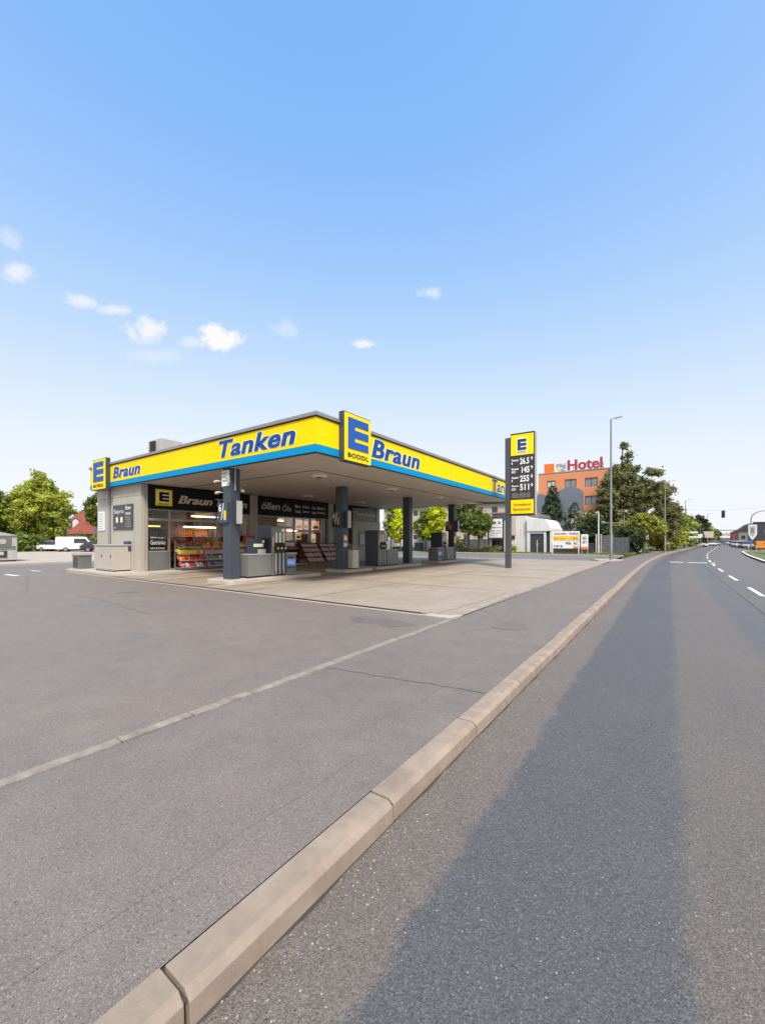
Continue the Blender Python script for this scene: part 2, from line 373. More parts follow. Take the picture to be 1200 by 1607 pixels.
# ---------------------------------------------------------------- ground and roads
def cv(y):
    if y < 25: return 0.0
    if y < 75: return .0009 * (y - 25) ** 2
    return 2.25 + .09 * (y - 75)
def sheet(name, x0, x1, y0, y1, z, mat, kind='structure', curved=True, step=5, uv=True, cols=1, skirt=None):
    ys = [y0]
    while ys[-1] < y1 - 1e-6: ys.append(min(y1, ys[-1] + step))
    vs = []; fs = []; uvs = []
    for y in ys:
        for k in range(cols + 1):
            x = x0 + (x1 - x0) * k / cols
            vs.append((x + (cv(y) if curved else 0), y, z)); uvs.append((x, y))
    for i in range(len(ys) - 1):
        for k in range(cols):
            a = i * (cols + 1) + k; fs.append((a, a + 1, a + cols + 2, a + cols + 1))
    me = bpy.data.meshes.new(name); me.from_pydata(vs, [], fs); me.materials.append(mat)
    ul = me.uv_layers.new(name='UVMap')
    for l in me.loops: ul.data[l.index].uv = uvs[l.vertex_index]
    o = bpy.data.objects.new(name, me); COL.objects.link(o)
    if kind: o['kind'] = kind
    return o
def poly(name, pts, z, mat, kind='structure', thick=0):
    mb = MB()
    if thick: mb.prism(pts, z - thick, z)
    else: mb.add([(p[0], p[1], z) for p in pts], [tuple(range(len(pts)))])
    return mb.build(name, mat, kind=kind)

MB().quad((-3000, -3000, -.30), (3000, -3000, -.30), (3000, 4000, -.30), (-3000, 4000, -.30)).build('ground', m_ground, kind='structure')
sheet('road', -1.62, 7.2, -14, 420, -.12, a_road, step=2.5)
# sidewalk along the road, apron of the station, forecourt slab, back lot
sheet('sidewalk', -3.74, -1.651, -14, 260, 0, a_side, step=2.5)
sheet('apron', -36.5, -3.86, -14, 7.99, 0, a_apron, curved=False, step=4, cols=6)
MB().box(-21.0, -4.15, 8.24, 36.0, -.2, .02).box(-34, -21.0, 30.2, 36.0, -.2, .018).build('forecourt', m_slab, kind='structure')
poly('road', [(-36.5, 7.99), (-26.6, 7.99), (-26.6, 49), (-36.5, 49)], .001, a_apron)
poly('road', [(-26.6, 36.0), (-3.86, 36.0), (-3.86, 49), (-26.6, 49)], .001, a_back)
poly('paving', [(-37.0, -14), (-78, -14), (-78, 60), (-37, 60)], .05, m_pave, thick=.2)
MB().box(-37.0, -36.5, -14, 60, -.2, .08).build('kerb', m_isle, kind='structure')
poly('road_marking', [(-35.6, 5.0), (-35.45, 5.0), (-35.45, 16), (-35.6, 16)], .006, m_line)
for i, (x, y, l, w) in enumerate([(-25.7, 5.75, 1.5, .32), (-28.2, 7.3, 1.3, .25)]):
    poly('road_marking', [(x - l / 2, y - w / 2), (x + l / 2, y - w / 2 + .1), (x + l / 2, y + w / 2), (x - l / 2, y + w / 2 - .1)], .006, m_line)
# drain channel and light edge strip in front of the forecourt
MB().box(-26.2, -4.5, 7.99, 8.075, -.1, .012).build('kerb', m_isle, kind='structure')
dr = MB(); dr.box(-26.2, -4.7, 8.078, 8.235, -.1, .013)
dr.build('drain_channel', m_black); tag(bpy.data.objects['drain_channel'], 'narrow dark slot drain along the front edge of the concrete forecourt', 'drain')
# paving strip of long setts between apron and sidewalk
st = MB(); y = -6; rr = random.Random(3)
while y < 8.3:
    l = rr.uniform(.3, .95); j = rr.uniform(-.006, .006); w = rr.uniform(-.008, .008)
    st.box(-3.855 + j, -3.745 + j + w, y + .006, min(y + l, 8.4) - .004, -.1, .008 + rr.uniform(0, .006)); y += l
st.build('paving_strip', m_strip, kind='structure', bevel=.006)
MB().box(-3.875, -3.735, -6, 8.4, -.1, -.002).build('paving_bed', m_crack, kind='structure')
# kerb stones beside the road
kb = MB(); y = -4.7
while y < 170:
    l = 1.38 if y < 60 else 5.5
    j = rr.uniform(-.006, .006) if y < 40 else 0; zj = rr.uniform(-.004, .004)
    a, b = y + .009, y + l - .009
    prof = [(-1.645, -.22), (-1.645, .008), (-1.50, .008), (-1.462, -.022), (-1.45, -.22)]
    vs = []
    for yy in (a, b):
        for px, pz in prof: vs.append((px + j + cv(yy), yy, pz + (zj if pz > -.1 else 0)))
    n = 5; kb.add(vs, [(4, 3, 2, 1, 0), (5, 6, 7, 8, 9)] + [(i, (i + 1) % n, n + (i + 1) % n, n + i) for i in range(n)])
    y += l
kb.build('kerb', m_kerb, kind='structure', bevel=.005)
k2 = sheet('kerb', -1.70, -1.47, -6, 170, -.02, m_crack)
# low kerb between forecourt and sidewalk, dipping at the drive
fk = MB(); y = 8.45; i = 0
while y < 36.2:
    l = 1.0; z0 = min(.07, .012 + (y - 8.45) * .02); z1 = min(.07, .012 + (y + l - 8.45) * .02)
    wv = .02 * math.sin(y * .5)
    a, b = y + .006, y + l - .006
    x1 = -3.76 + wv; x0 = x1 - .2
    x0b = x0; 
    fk.add([(x0, a, -.1), (x1, a, -.1), (x1, b, -.1), (x0, b, -.1), (x0, a, z0), (x1 - .02, a, z0), (x1 - .02, b, z1), (x0, b, z1)],
           [(0, 3, 2, 1), (4, 5, 6, 7), (0, 1, 5, 4), (1, 2, 6, 5), (2, 3, 7, 6), (3, 0, 4, 7)])
    y += l
fk.build('kerb', M('forecourt_kerb', (.33, .285, .24), .85, .14, 2, bump=.3, grime=.3), kind='structure', bevel=.008)
fp = MB(); y = 8.25
while y < 36:
    fp.box(-4.5, -3.975, y + .006, y + .5 - .006, -.1, .027); y += .5
fp.build('paving_edge', m_slab, kind='structure', bevel=.004)
MB().box(-4.16, -3.74, 8.0, 36, -.1, .003).build('paving_bed', m_crack, kind='structure')
MB().prism([(-4.5, 7.99), (-3.86, 7.99), (-3.76, 8.45), (-3.9, 8.45), (-4.5, 8.24)], -.1, .016).build('paving_edge', m_isle, kind='structure')
poly('forecourt_end', [(-4.6, 36.0), (-3.75, 36.0), (-3.1, 38.6), (-4.3, 39.4), (-5.2, 37.5)], .09, m_isle, thick=.2)
# far side: kerb, grass strip up to the fences
MB().box(-60, -3.9, 49, 49.2, -.2, .08).build('kerb', m_isle, kind='structure')
poly('grass_verge', [(-60, 49.2), (-3.9, 49.2), (-2.9, 70), (-60, 70)], .04, m_grass, thick=.2)
sheet('grass_verge', -12, -3.75, 70, 260, -.01, m_grass)
sheet('path', -3.75, -3.74, 49, 60, .001, a_side)
# slab joints, grit line and pebbles along the foot of the kerb
for yy in (13.2, 18.4, 23.6, 28.8, 33.9):
    MB().box(-21, -4.55, yy, yy + .022, .015, .0235).build('slab_joint', m_crack, kind='structure')
for xx in (-17.2, -12.9, -8.6):
    MB().box(xx, xx + .022, 8.25, 36, .015, .0238).build('slab_joint', m_crack, kind='structure')
gl = MB(); yy = -2.0; e0 = 0
while yy < 40:
    w0 = .004 + .009 * abs(math.sin(yy * 3.1) + math.sin(yy * 7.7)); w1 = .004 + .009 * abs(math.sin((yy + .1) * 3.1) + math.sin((yy + .1) * 7.7))
    gl.quad((-1.452 + cv(yy), yy, -.1165), (-1.452 + w0 + cv(yy), yy, -.1165), (-1.452 + w1 + cv(yy), yy + .1, -.1165), (-1.452 + cv(yy), yy + .1, -.1165)); yy += .1
gl.build('gutter_grit', m_crack, kind='structure')
pb = MB(); rp = random.Random(12)
for _ in range(900):
    yy = rp.uniform(.3, 9) if rp.random() < .8 else rp.uniform(9, 24); xx = -1.44 + abs(rp.gauss(0, .16)); r_ = rp.uniform(.002, .0065)
    pb.add([(xx + r_ * a * rp.uniform(.7, 1.3), yy + r_ * b * rp.uniform(.7, 1.4), -.12 + r_ * c) for a, b, c in ((1, 0, .3), (-1, 0, .3), (0, 1, .3), (0, -1, .3), (0, 0, 1.1))], [(0, 2, 4), (2, 1, 4), (1, 3, 4), (3, 0, 4)])
pbo = pb.build('gravel', M('loose_grit', (.36, .32, .28), .9, .5, 90)); tag(pbo, 'loose grit scattered in the gutter at the foot of the kerb', 'gravel', None, 'stuff')
# road markings: centre dashes, stop line, edge line of the right hand side
y = 5.3; k = 0
while y < 150:
    L_ = 3.0 if y < 40 else 4.0
    sheet('road_marking', 2.40, 2.53, y, y + L_, -.114, m_line, step=1.5); y += L_ * 2 + .2
for a, b in ((-.2, .7), (1.0, 2.2), (2.4, 2.7)):
    sheet('road_marking', a, b, 40.2, 41.0, -.115, m_line, step=1)
sheet('road_seam', 1.88, 1.90, -10, 120, -.1155, m_crack, step=2.5)
sheet('kerb', 6.55, 6.75, -14, 38, .0, m_kerb); 
isl = MB(); pts = [(6.15, 43.4), (6.6, 41.6), (9, 40.5), (30, 40.5), (30, 82), (11.2, 84), (9.3, 80.5), (8.4, 76), (6.95, 58)]
isl.prism(pts, -.3, .02); isl.build('grass_verge', m_grass, kind='structure')
def ribbon(name, pts, w, z, mat, closed=False):
    mb = MB(); n = len(pts)
    vs = []
    for i, p in enumerate(pts):
        a = Vector(pts[max(0, i - 1)]); b = Vector(pts[min(n - 1, i + 1)]); d = (b - a).normalized(); nn = Vector((-d.y, d.x)) * w / 2
        vs += [(p[0] - nn.x, p[1] - nn.y, z), (p[0] + nn.x, p[1] + nn.y, z)]
    mb.add(vs, [(2 * i, 2 * i + 1, 2 * i + 3, 2 * i + 2) for i in range(n - 1)])
    return mb.build(name, mat, kind='structure')
ribbon('kerb', pts + [pts[0]], .22, .03, m_white)
poly('parking_lot', [(6.5, -14), (60, -14), (60, 38), (6.5, 38)], -.02, a_back, thick=.2)
poly('parking_lot', [(12, 84), (80, 84), (80, 300), (28, 300)], -.10, a_back, thick=.2)
# cracks
def crack(p0, p1, n, amp, w, z, seed):
    r = random.Random(seed); pts = []
    d = Vector((p1[0] - p0[0], p1[1] - p0[1])); nn = Vector((-d.y, d.x)).normalized(); o = 0
    for i in range(n + 1):
        t = i / n; o = o * .8 + r.uniform(-amp, amp); pts.append((p0[0] + d.x * t + nn.x * o, p0[1] + d.y * t + nn.y * o))
    ribbon('pavement_crack', pts, w, z, m_crack)
crack((-3.72, 4.0), (-1.67, 4.35), 26, .02, .009, .0042, 1)
crack((-2.05, .2), (-1.98, 2.6), 30, .008, .0014, .0042, 2)
crack((-2.3, 2.6), (-2.0, 5.2), 30, .02, .0016, .0042, 4)
crack((-9.5, 4.6), (-15.2, 4.9), 40, .04, .009, .0042, 5)
crack((-17, 4.2), (-25, 6.2), 40, .05, .009, .0042, 6)
crack((-4.3, 8.2), (-4.15, 12.5), 20, .05, .012, .031, 9)
# manhole covers
def manhole(x, y, z, r, label, fl=1.0):
    t = thing('manhole_cover', label, 'manhole cover', (x, y, z), 0)
    mb = MB(); mb.cyl(0, 0, -.02, .006, r, 28); mb.build('frame', m_mgrey, t, local=True)
    mb = MB(); mb.cyl(0, 0, 0, .010, r * .86, 28)
    for i in range(-4, 5):
        w = math.sqrt(max(0, (r * .8) ** 2 - (i * r * .18) ** 2))
        mb.box(-w, w, i * r * .18 - .012, i * r * .18 + .012, .010, .014)
    mb.build('lid', m_mgrey, t, local=True)
manhole(-14.24, 6.0, .001, .33, 'dark round drain cover set in the grey apron asphalt')
def stain(pts_c, rx, ry, z, mat, seed):
    r = random.Random(seed); pts = []
    for i in range(26):
        a = 2 * math.pi * i / 26; k = 1 + r.uniform(-.18, .18); pts.append((pts_c[0] + math.cos(a) * rx * k, pts_c[1] + math.sin(a) * ry * k))
    poly('asphalt_patch', pts, z, mat)
a_dark = asphalt('damp_patch', (.164, .143, .132), .65)
stain((-4.9, 6.9), .75, .35, .004, a_dark, 1)
stain((-2.55, 8.0), .30, .42, .004, a_dark, 2)
# ================================================================ FORECOURT CANOPY
CX0, CX1, CY0, CY1 = -26.7, -9.13, 9.34, 30.5
Z0, ZB, ZY, ZT = 4.50, 4.74, 5.60, 5.76
can = thing('station_canopy', 'flat forecourt canopy with yellow and blue fascia standing on dark columns over the pumps', 'canopy', (-14.2, 9.8, 0))
m_ceil = M('ceiling_panels', (.52, .455, .385), .55, .05, .8, grime=.1)
mb = MB(); mb.box(CX0 + .1, CX1 - .1, CY0 + .1, CY1 - .1, Z0 + .06, ZT - .1); mb.build('roof', m_cap, can)
# underside: lapped boards round the edge, large trays inside
mb = MB()
for k in range(9):
    a = .04 + k * .27
    for (x0, x1, y0, y1) in ((CX0 + a, CX1 - a, CY0 + a, CY0 + a + .255), (CX1 - a - .255, CX1 - a, CY0 + a + .27, CY1 - a)):
        mb.box(x0, x1, y0, y1, Z0 - .006, Z0 + .055)
ins = .04 + 9 * .27
xs = np.linspace(-21.2, CX1 - ins - .03, 10); 
for i in range(9):
    mb.box(xs[i] + .006, xs[i + 1] - .006, CY0 + ins + .03, CY1 - .05, Z0 + .0, Z0 + .055)
mb.build('ceiling', m_ceil, can)
sm = MB(); sm.box(CX0 + .05, CX1 - ins, CY0 + ins - .01, CY0 + ins + .04, Z0 - .02, Z0 + .03).box(CX1 - ins - .04, CX1 - ins + .01, CY0 + ins, CY1 - .1, Z0 - .02, Z0 + .03)
sm.build('ceiling_trim', m_capd, can)
# fascia: yellow panels with fine joints, cyan stripe below, grey edge on top
def fascia(axis):
    mb = MB(); cy = MB(); dk = MB(); cap = MB()
    if axis == 'S' or axis == 'N':
        L0, L1, f = CX0, CX1, (CY0 if axis == 'S' else CY1); s = -1 if axis == 'S' else 1
        bx = lambda m, a, b, d, z0, z1: m.box(a, b, f, f - s * .16 + s * d * 0 if False else f - s * .12, z0, z1) if d == 0 else m.box(a, b, f + s * d, f - s * .12, z0, z1)
    else:
        L0, L1, f = CY0, CY1, (CX1 if axis == 'E' else CX0); s = 1 if axis == 'E' else -1
        bx = lambda m, a, b, d, z0, z1: m.box(f + s * d, f - s * .12, a, b, z0, z1)
    n = 6 if axis in 'SN' else 7
    e = .0 if axis in 'SN' else .122
    ed = np.linspace(L0 + e, L1 - e, n + 1)
    for i in range(n):
        bx(mb, ed[i] + .003, ed[i + 1] - .003, 0, ZB, ZY)
    bx(mb, ed[0], ed[-1], 0.012, ZB - .0, ZB + .05)
    bx(cy, ed[0], ed[-1], 0.004, Z0, ZB - .002)
    bx(dk, ed[0], ed[-1], -.03, ZY + .001, ZY + .05); bx(dk, ed[0], ed[-1], -.02, Z0 - .03, Z0 - .001)
    e2 = -.06 if axis in 'SN' else .122
    bx(cap, L0 + e2, L1 - e2, .06, ZY + .051, ZT)
    mb.build('fascia_panel', m_yellow, can, bevel=.002); cy.build('fascia_stripe', m_cyan, can); dk.build('gutter', m_capd, can); cap.build('roof_edge', m_cap, can)
for a in 'SENW': fascia(a)
# columns
CYS = [9.56, 16.2, 22.84, 29.6]
for i, y in enumerate(CYS):
    mb = MB(); mb.box(-14.42, -13.92, y, y + .42, .06, Z0 - .008)
    c = mb.build('column', m_slate, can, bevel=.012)
    mb = MB(); mb.box(-14.47, -13.87, y - .04, y + .46, .05, .09)
    mb.build('base_plate', m_slate, c)
# ceiling lights
for i, (x, y) in enumerate([(-12.42, 12.9), (-12.42, 18.5), (-12.42, 24.0), (-12.42, 29.0), (-18.8, 13.2), (-18.8, 18.5), (-18.8, 23.9), (-18.8, 28.8)]):
    mb = MB(); mb.tube([(x, y, Z0 - .005), (x, y, Z0 - .05), (x, y, Z0 - .10)], [.36, .36, .26], 20)
    o = mb.build('ceiling_light', m_lampw, can, smooth=True)
    mb = MB(); mb.box(x - .13, x + .13, y - .13, y + .13, Z0 - .115, Z0 - .1005); mb.build('lamp_recess', m_black, o)
# fascia lettering (italic, pale outline)
kw = dict(shear=.22, bold=.024, depth=.015, outline=.022, strike=1, omat=m_cream, spacing=1.08)
text('Tanken', m_blue, can, (-14.35, CY0 - .002, 4.86), 4.25, .66, 'S', **kw)
text('Braun', m_blue, can, (-23.75, CY0 - .002, 4.88), 2.95, .58, 'S', **kw)
text('Braun', m_blue, can, (CX1 + .002, 12.25, 4.80), 3.55, .72, 'E', **kw)
text('Tanken', m_blue, can, (CX1 + .002, 24.95, 4.82), 4.6, .72, 'E', shear=.1, bold=.01, depth=.03, outline=.02, omat=m_cream)
# projecting logo signs
def logosign(o, w, h, face, d, word, ww):
    r, n = (Vector(a) for a in FACES[face]); o = Vector(o)
    mb = MB(); board(mb, o, w, h, face, d, 0); s = mb.build('logo_sign', m_slate, can, bevel=.01)
    mb = MB(); board(mb, o + r * .03 + Vector((0, 0, .04)), w - .06, h - .08, face, d + .02, 0, d + .0005)
    mb.build('sign_face', m_yellowd, s, bevel=.004)
    mb = MB(); elogo(mb, o + r * (w * .13) + Vector((0, 0, h * .27)) + n * (d + .021), w * .74, h * .63, face, .02, 0)
    mb.build('emblem', m_blue2, s)
    text(word, m_capd, s, o + r * (w * .12) + Vector((0, 0, h * .09)) + n * (d + .021), w * .76, h * .095, face, bold=.03, depth=.012, spacing=1.1)
logosign((CX1 + .0, 10.42, 4.36), 1.52, 1.68, 'E', .22, 'BODDL', 1)
logosign((-25.80, CY0, 4.36), 1.72, 1.66, 'S', .22, 'BSTEDL', 1)
# rooftop unit
t = thing('rooftop_unit', 'pale metal ventilation box with a dark grille on the flat canopy roof', 'ventilation unit', (-20.95, 10.7, ZT - .1))
mb = MB(); mb.box(-21.85, -20.55, 10.2, 11.3, ZT - .1, 6.74); mb.build('housing', m_lgrey, t, bevel=.02)
mb = MB(); mb.box(-21.6, -21.05, 10.16, 10.199, ZT + .1, 6.64)
for k in range(9): mb.box(-21.58, -21.07, 10.13, 10.159, ZT + .14 + k * .09, ZT + .18 + k * .09)
mb.build('grille', m_capd, t)
for x0 in (-25.2,):
    t2 = thing('roof_hatch', 'small grey rooftop hatch behind the left end of the yellow fascia', 'roof hatch', (-25.9, 10.5, ZT - .1))
    mb = MB(); mb.box(-26.3, -25.3, 10.2, 11.0, ZT - .1, 5.93); mb.build('hatch_box', m_cap, t2, bevel=.02)

# column signs
goods_blue = M('sign_blue', (.01, .07, .2), .4, .1)
def numsign(y, a, b, lab, dark=False):
    t = thing('pump_number_sign', lab, 'sign', (-14.17, y, 2.35), 0, 'pump number signs on the columns')
    mb = MB(); mb.box(-14.62, -14.0, y - .09, y - .003, 2.36, 3.16); mb.build('panel', m_slate, t, bevel=.01)
    mb = MB(); mb.box(-14.56, -14.06, y - .094, y - .0905, 2.38, 2.62); mb.build('blue_field', goods_blue if not dark else m_navy, t)
    if dark: a_m, b_m = m_beigelet, m_orange
    else: a_m, b_m = m_white, m_yellowd
    text(a, a_m, t, (-14.56, y - .091, 2.80), .16, .30, 'S', bold=.03, depth=.006, name='numeral')
    mb = MB(); mb.prism([(-14.40, 2.48), (-14.36, 2.48), (-14.22, 3.12), (-14.27, 3.12)], y - .097, y - .091, axis='y'); mb.build('slash', a_m, t)
    text(b, b_m, t, (-14.23, y - .091, 2.46), .14, .40, 'S', bold=.05, depth=.006, name='numeral')
    mb = MB(); mb.box(-13.915, -13.62, y + .14, y + .26, 2.30, 3.22); mb.build('side_panel', m_slate, t, bevel=.008)
    mb = MB(); mb.box(-13.6195, -13.60, y + .05, y + .30, 2.32, 3.20); mb.build('white_face', m_lgrey, t, bevel=.004)
numsign(CYS[0], '6', '8', 'dark column sign with a white 6 and a yellow 8')
numsign(CYS[1], '4', '8', 'dark column sign with a pale 4 and an orange 8', True)
numsign(CYS[3], '5', '1', 'dark column sign with a pale 5 and an orange 1', True)
# notice and flood lights at the top of the nearest column
t = thing('notice_board', 'white printed notice at the top of the nearest canopy column', 'notice', (-14.2, 9.5, 3.9))
mb = MB(); mb.box(-14.46, -13.99, 9.53, 9.557, 3.80, 4.42); mb.build('sheet', m_white, t)
for i, wd in enumerate(('HALT', 'nicht', 'rauchen')):
    text(wd, m_capd, t, (-14.40, 9.5295, 4.26 - i * .14), .34, .10, 'S', bold=.01, depth=.003)
m_cab0 = M('spot_cream', (.5, .46, .42), .5, .1)
for i, (x, y, z, dx, lab) in enumerate([(-14.55, 9.45, 4.02, -1, 'small white spotlight left of the printed notice'), (-13.98, 9.42, 4.10, 1, 'small white spotlight at the right edge of the notice'),
                             (-14.55, 9.5, 3.58, -1, 'small white spotlight low on the left side of the column'), (-13.72, 9.9, 3.62, 1, 'small white spotlight low on the right side of the column')]):
    t = thing('spotlight', lab, 'spotlight', (x, y, z), 0, 'spotlights on the nearest column')
    mb = MB(); mb.tube([(x, y + .12, z), (x, y, z), (x + dx * .05, y - .02, z)], .018, 6); mb.build('bracket', m_white, t)
    mb = MB(); mb.tube([(x, y, z), (x + dx * .10, y - .02, z - .01), (x + dx * .20, y - .05, z - .03)], [.035, .06, .05], 12); h = mb.build('lamp_head', m_cab0, t, smooth=True)
mb = MB(); mb.tube([(-13.86, 9.72, 4.48), (-13.86, 9.72, 3.62)], .022, 8); o = mb.build('conduit', m_lgrey); tag(o, 'thin grey conduit running down the nearest column from the ceiling', 'conduit')

# ================================================================ SHOP
SX = -21.3
shop = thing('shop_building', 'low beige station shop with dark sign bands above its glazed front', 'shop', (-21.3, 9.6, 0))
mb = MB()
# side wall facing the street: panels with joints
for (x0, x1) in ((-26.45, -25.55), (-25.54, -24.95), (-24.70, -22.05), (-22.04, SX)):
    for (z0, z1) in ((.1, 3.92), (3.93, Z0 - .008)):
        mb.box(x0, x1 - .006, 9.6, 9.75, z0, z1 - .006)
mb.box(-24.955, -24.70, 9.64, 9.75, .1, Z0 - .01)
mb.box(-26.45, -26.3, 9.752, 30.0, .1, Z0 - .01); mb.box(-26.298, SX - .2, 29.85, 30.0, .1, Z0 - .01)
mb.build('wall', m_clad, shop)
mb = MB(); mb.box(-21.5, SX, 9.752, 9.93, .1, Z0 - .01); mb.build('pier', m_clad2, shop, bevel=.006)
for y in (15.98, 23.1):
    mb = MB(); mb.box(-21.55, SX + .02, y, y + .58, .1, Z0 - .01); mb.build('pier', m_clad2, shop, bevel=.006)
mb = MB(); mb.box(-21.5, SX + .05, 26.0, 29.85, .1, 3.25).box(-21.5, SX, 29.35, 29.85, 3.251, Z0 - .01); mb.build('wall', m_clad2, shop)
mb = MB(); mb.box(-26.2, SX - .25, 9.8, 29.8, .02, .11); mb.build('floor', m_intf, shop)
mb = MB(); mb.box(-26.29, -26.2, 9.8, 29.8, .12, 3.3); mb.box(-26.2, SX - .26, 23.35, 23.45, .12, 3.3); mb.build('inner_wall', m_int, shop)
mb = MB(); mb.box(-26.2, SX - .21, 9.78, 29.8, 3.28, 3.34); mb.build('inner_ceiling', m_lgrey, shop)
# sign bands
def band(y0, y1, z0=3.28, z1=4.46, mat=m_navy):
    mb = MB(); mb.box(SX - .2, SX + .03, y0 + .005, y1 - .005, z0, z1); return mb.build('sign_band', mat, shop, bevel=.005)
b1 = band(9.94, 15.97); F = SX + .031
mb = MB(); mb.box(F, F + .01, 10.28, 11.13, 3.45, 4.28, 0).box(F + .011, F + .015, 10.38, 11.03, 3.62, 4.19, 1); mb.build('logo_frame', [m_yellowd, m_cream], b1)
mb = MB(); elogo(mb, (F + .0155, 10.46, 3.66), .50, .48, 'E', .01, 0, .13); mb.build('emblem', m_navy, b1)
text('BODDL', m_capd, b1, (F + .011, 10.42, 3.49), .56, .08, 'E', bold=.02, depth=.004)
text('Braun', m_beigelet, b1, (F, 11.45, 3.62), 1.95, .44, 'E', strike=1, shear=.3, bold=.015, depth=.02)
text('Tanken', m_beigelet, b1, (F, 13.62, 3.62), 2.1, .42, 'E', strike=1, shear=.2, bold=.015, depth=.02)
b2 = band(16.57, 23.09)
text('öllen', m_beigelet, b2, (F, 16.85, 3.66), 1.5, .48, 'E', shear=.15, bold=.012, depth=.02)
text('Öle', m_beigelet, b2, (F, 18.55, 3.62), .8, .50, 'E', shear=.1, bold=.0, depth=.02)
for i, (wd, a, w) in enumerate((('Bier-', 19.65, .62), ('Wein-', 20.4, .72), ('Gas', 21.32, .42), ('Eiswürfel', 21.88, .8))): text(wd, m_beigelet, b2, (F, a, 3.93), w, .2, 'E', shear=.1, bold=.02, depth=.015)
for i, (wd, a, w) in enumerate((('Tabak-', 19.65, .62), ('Zeitung-', 20.4, .72), ('Lotto', 21.32, .42), ('Postshop', 21.88, .8))): text(wd, m_beigelet, b2, (F, a, 3.58), w, .2, 'E', shear=.1, bold=.02, depth=.015)
b3 = band(23.69, 26.0)
mb = MB(); mb.box(F, F + .01, 24.35, 25.1, 3.55, 4.2, 0).box(F + .011, F + .015, 24.43, 25.02, 3.66, 4.12, 1); mb.build('logo_frame', [m_beigelet, m_navy], b3)
mb = MB(); elogo(mb, (F + .0155, 24.5, 3.70), .42, .38, 'E', .01, 0, .15); mb.build('emblem', m_beigelet, b3)
b4 = band(26.02, 29.34, 3.26, 4.35, m_mgrey)
text('Topfuelcorp', m_beigelet, b4, (F, 26.3, 3.62), 2.75, .40, 'E', shear=.1, bold=.01, depth=.02)
mb = MB(); mb.box(SX - .15, SX + .04, 29.2, 29.34, 3.27, 4.47); mb.build('dark_trim', m_black, shop)
# glazed bays : each window is a frame with its pane
def window(y0, y1, z0, z1, name='window', mat=m_frame, g=m_glass, fw_=.055):
    mb = MB(); x0, x1 = SX - .20, SX - .10
    mb.box(x0, x1, y0, y0 + fw_, z0, z1).box(x0, x1, y1 - fw_, y1, z0, z1).box(x0, x1, y0 + fw_, y1 - fw_, z0, z0 + fw_).box(x0, x1, y0 + fw_, y1 - fw_, z1 - fw_, z1)
    w = mb.build(name, mat, shop)
    mb = MB(); mb.box(SX - .155, SX - .145, y0 + fw_ + .001, y1 - fw_ - .001, z0 + fw_ + .001, z1 - fw_ - .001); mb.build('pane', g, w)
    return w
ys = [9.94, 11.05, 13.80, 14.85, 15.97]
for a, b in zip(ys[:-1], ys[1:]):
    window(a + .003, b - .003, 2.74, 3.27)
    window(a + .003, b - .003, 1.08 if a < 10.5 else .14, 2.735)
mb = MB(); mb.box(SX - .19, SX - .08, 9.95, 11.045, .12, 1.075); mb.build('lower_panel', m_mgrey, shop)
mb = MB(); mb.box(SX - .142, SX - .11, 12.40, 12.45, .2, 2.68); mb.build('mullion', m_frame, shop)
m_frost = M('frosted_glass', (.20, .16, .08), .45, .2)
window(16.57, 18.2, 2.55, 3.27, g=m_frost); window(16.57, 18.2, .14, 2.54)
window(18.21, 19.75, 2.55, 3.27); window(18.21, 19.75, .14, 2.54)
window(19.76, 21.3, 2.32, 3.27); window(21.31, 22.5, 2.32, 3.27)
for a, b in ((19.76, 21.3), (21.31, 22.5)):
    d = window(a, b, .14, 2.31, name='door'); mb = MB(); mb.tube([(SX - .06, (a + .12), .9), (SX - .06, (a + .12), 1.6)], .018, 6); mb.build('handle', m_steel, d)
window(22.51, 23.09, .14, 3.27, g=m_cgl)
mb = MB(); mb.box(SX - .15, SX - .05, 23.69, 25.35, .12, 3.27); mb.build('poster_wall', m_poster, shop)
text('KAFFEE', m_cyan, shop, (SX - .048, 23.95, 2.25), 1.1, .14, 'E', depth=.01)
text('SNACKS', m_beigelet, shop, (SX - .048, 23.95, 1.95), 1.1, .16, 'E', depth=.01)
text('24 h', m_red, shop, (SX - .048, 23.9, 1.3), 1.0, .26, 'E', depth=.01)
mb = MB(); mb.box(SX - .19, SX - .15, 25.37, 25.99, .12, 3.27); mb.build('door', m_black, shop)
# plinth kerb round the shop
plp = [(-26.9, 8.25), (-26.2, 8.0 + .15), (-21.6, 8.16), (-20.55, 8.6), (-20.25, 9.4), (-20.2, 30.3), (-27.1, 30.3), (-27.1, 9.0)]
MB().prism(plp, -.2, .12).build('shop_pavement', m_isle, kind='structure', bevel=.012)
# wall fittings
def poster(x0, x1, z0, z1, lab, mat, name='poster'):
    t = thing(name, lab, name, ((x0 + x1) / 2, 9.6, z0)); mb = MB(); mb.box(x0, x1, 9.555, 9.597, z0, z1); mb.build('panel', mat, t, bevel=.006); return t
t = poster(-24.33, -22.08, 2.22, 3.52, 'dark grey poster with white script and two pale bottles on the beige side wall', M('poster_grey', (.045, .042, .05), .4, .1))
text('Sapro', m_white, t, (-24.22, 9.554, 3.02), 1.15, .28, 'S', bold=.0, depth=.004)
text('Ever', m_white, t, (-22.85, 9.554, 3.24), .62, .2, 'S', bold=.02, depth=.004)
text('neue', m_white, t, (-22.85, 9.554, 2.98), .55, .12, 'S', bold=.01, depth=.004)
text('Rezept\nnur hier\nim Shop\nab sofort\nerhältlich', m_lgrey, t, (-22.85, 9.554, 2.36), .62, .55, 'S', bold=.0, depth=.003)
text('1985', m_white, t, (-24.22, 9.554, 2.30), .22, .06, 'S', bold=.0, depth=.004)
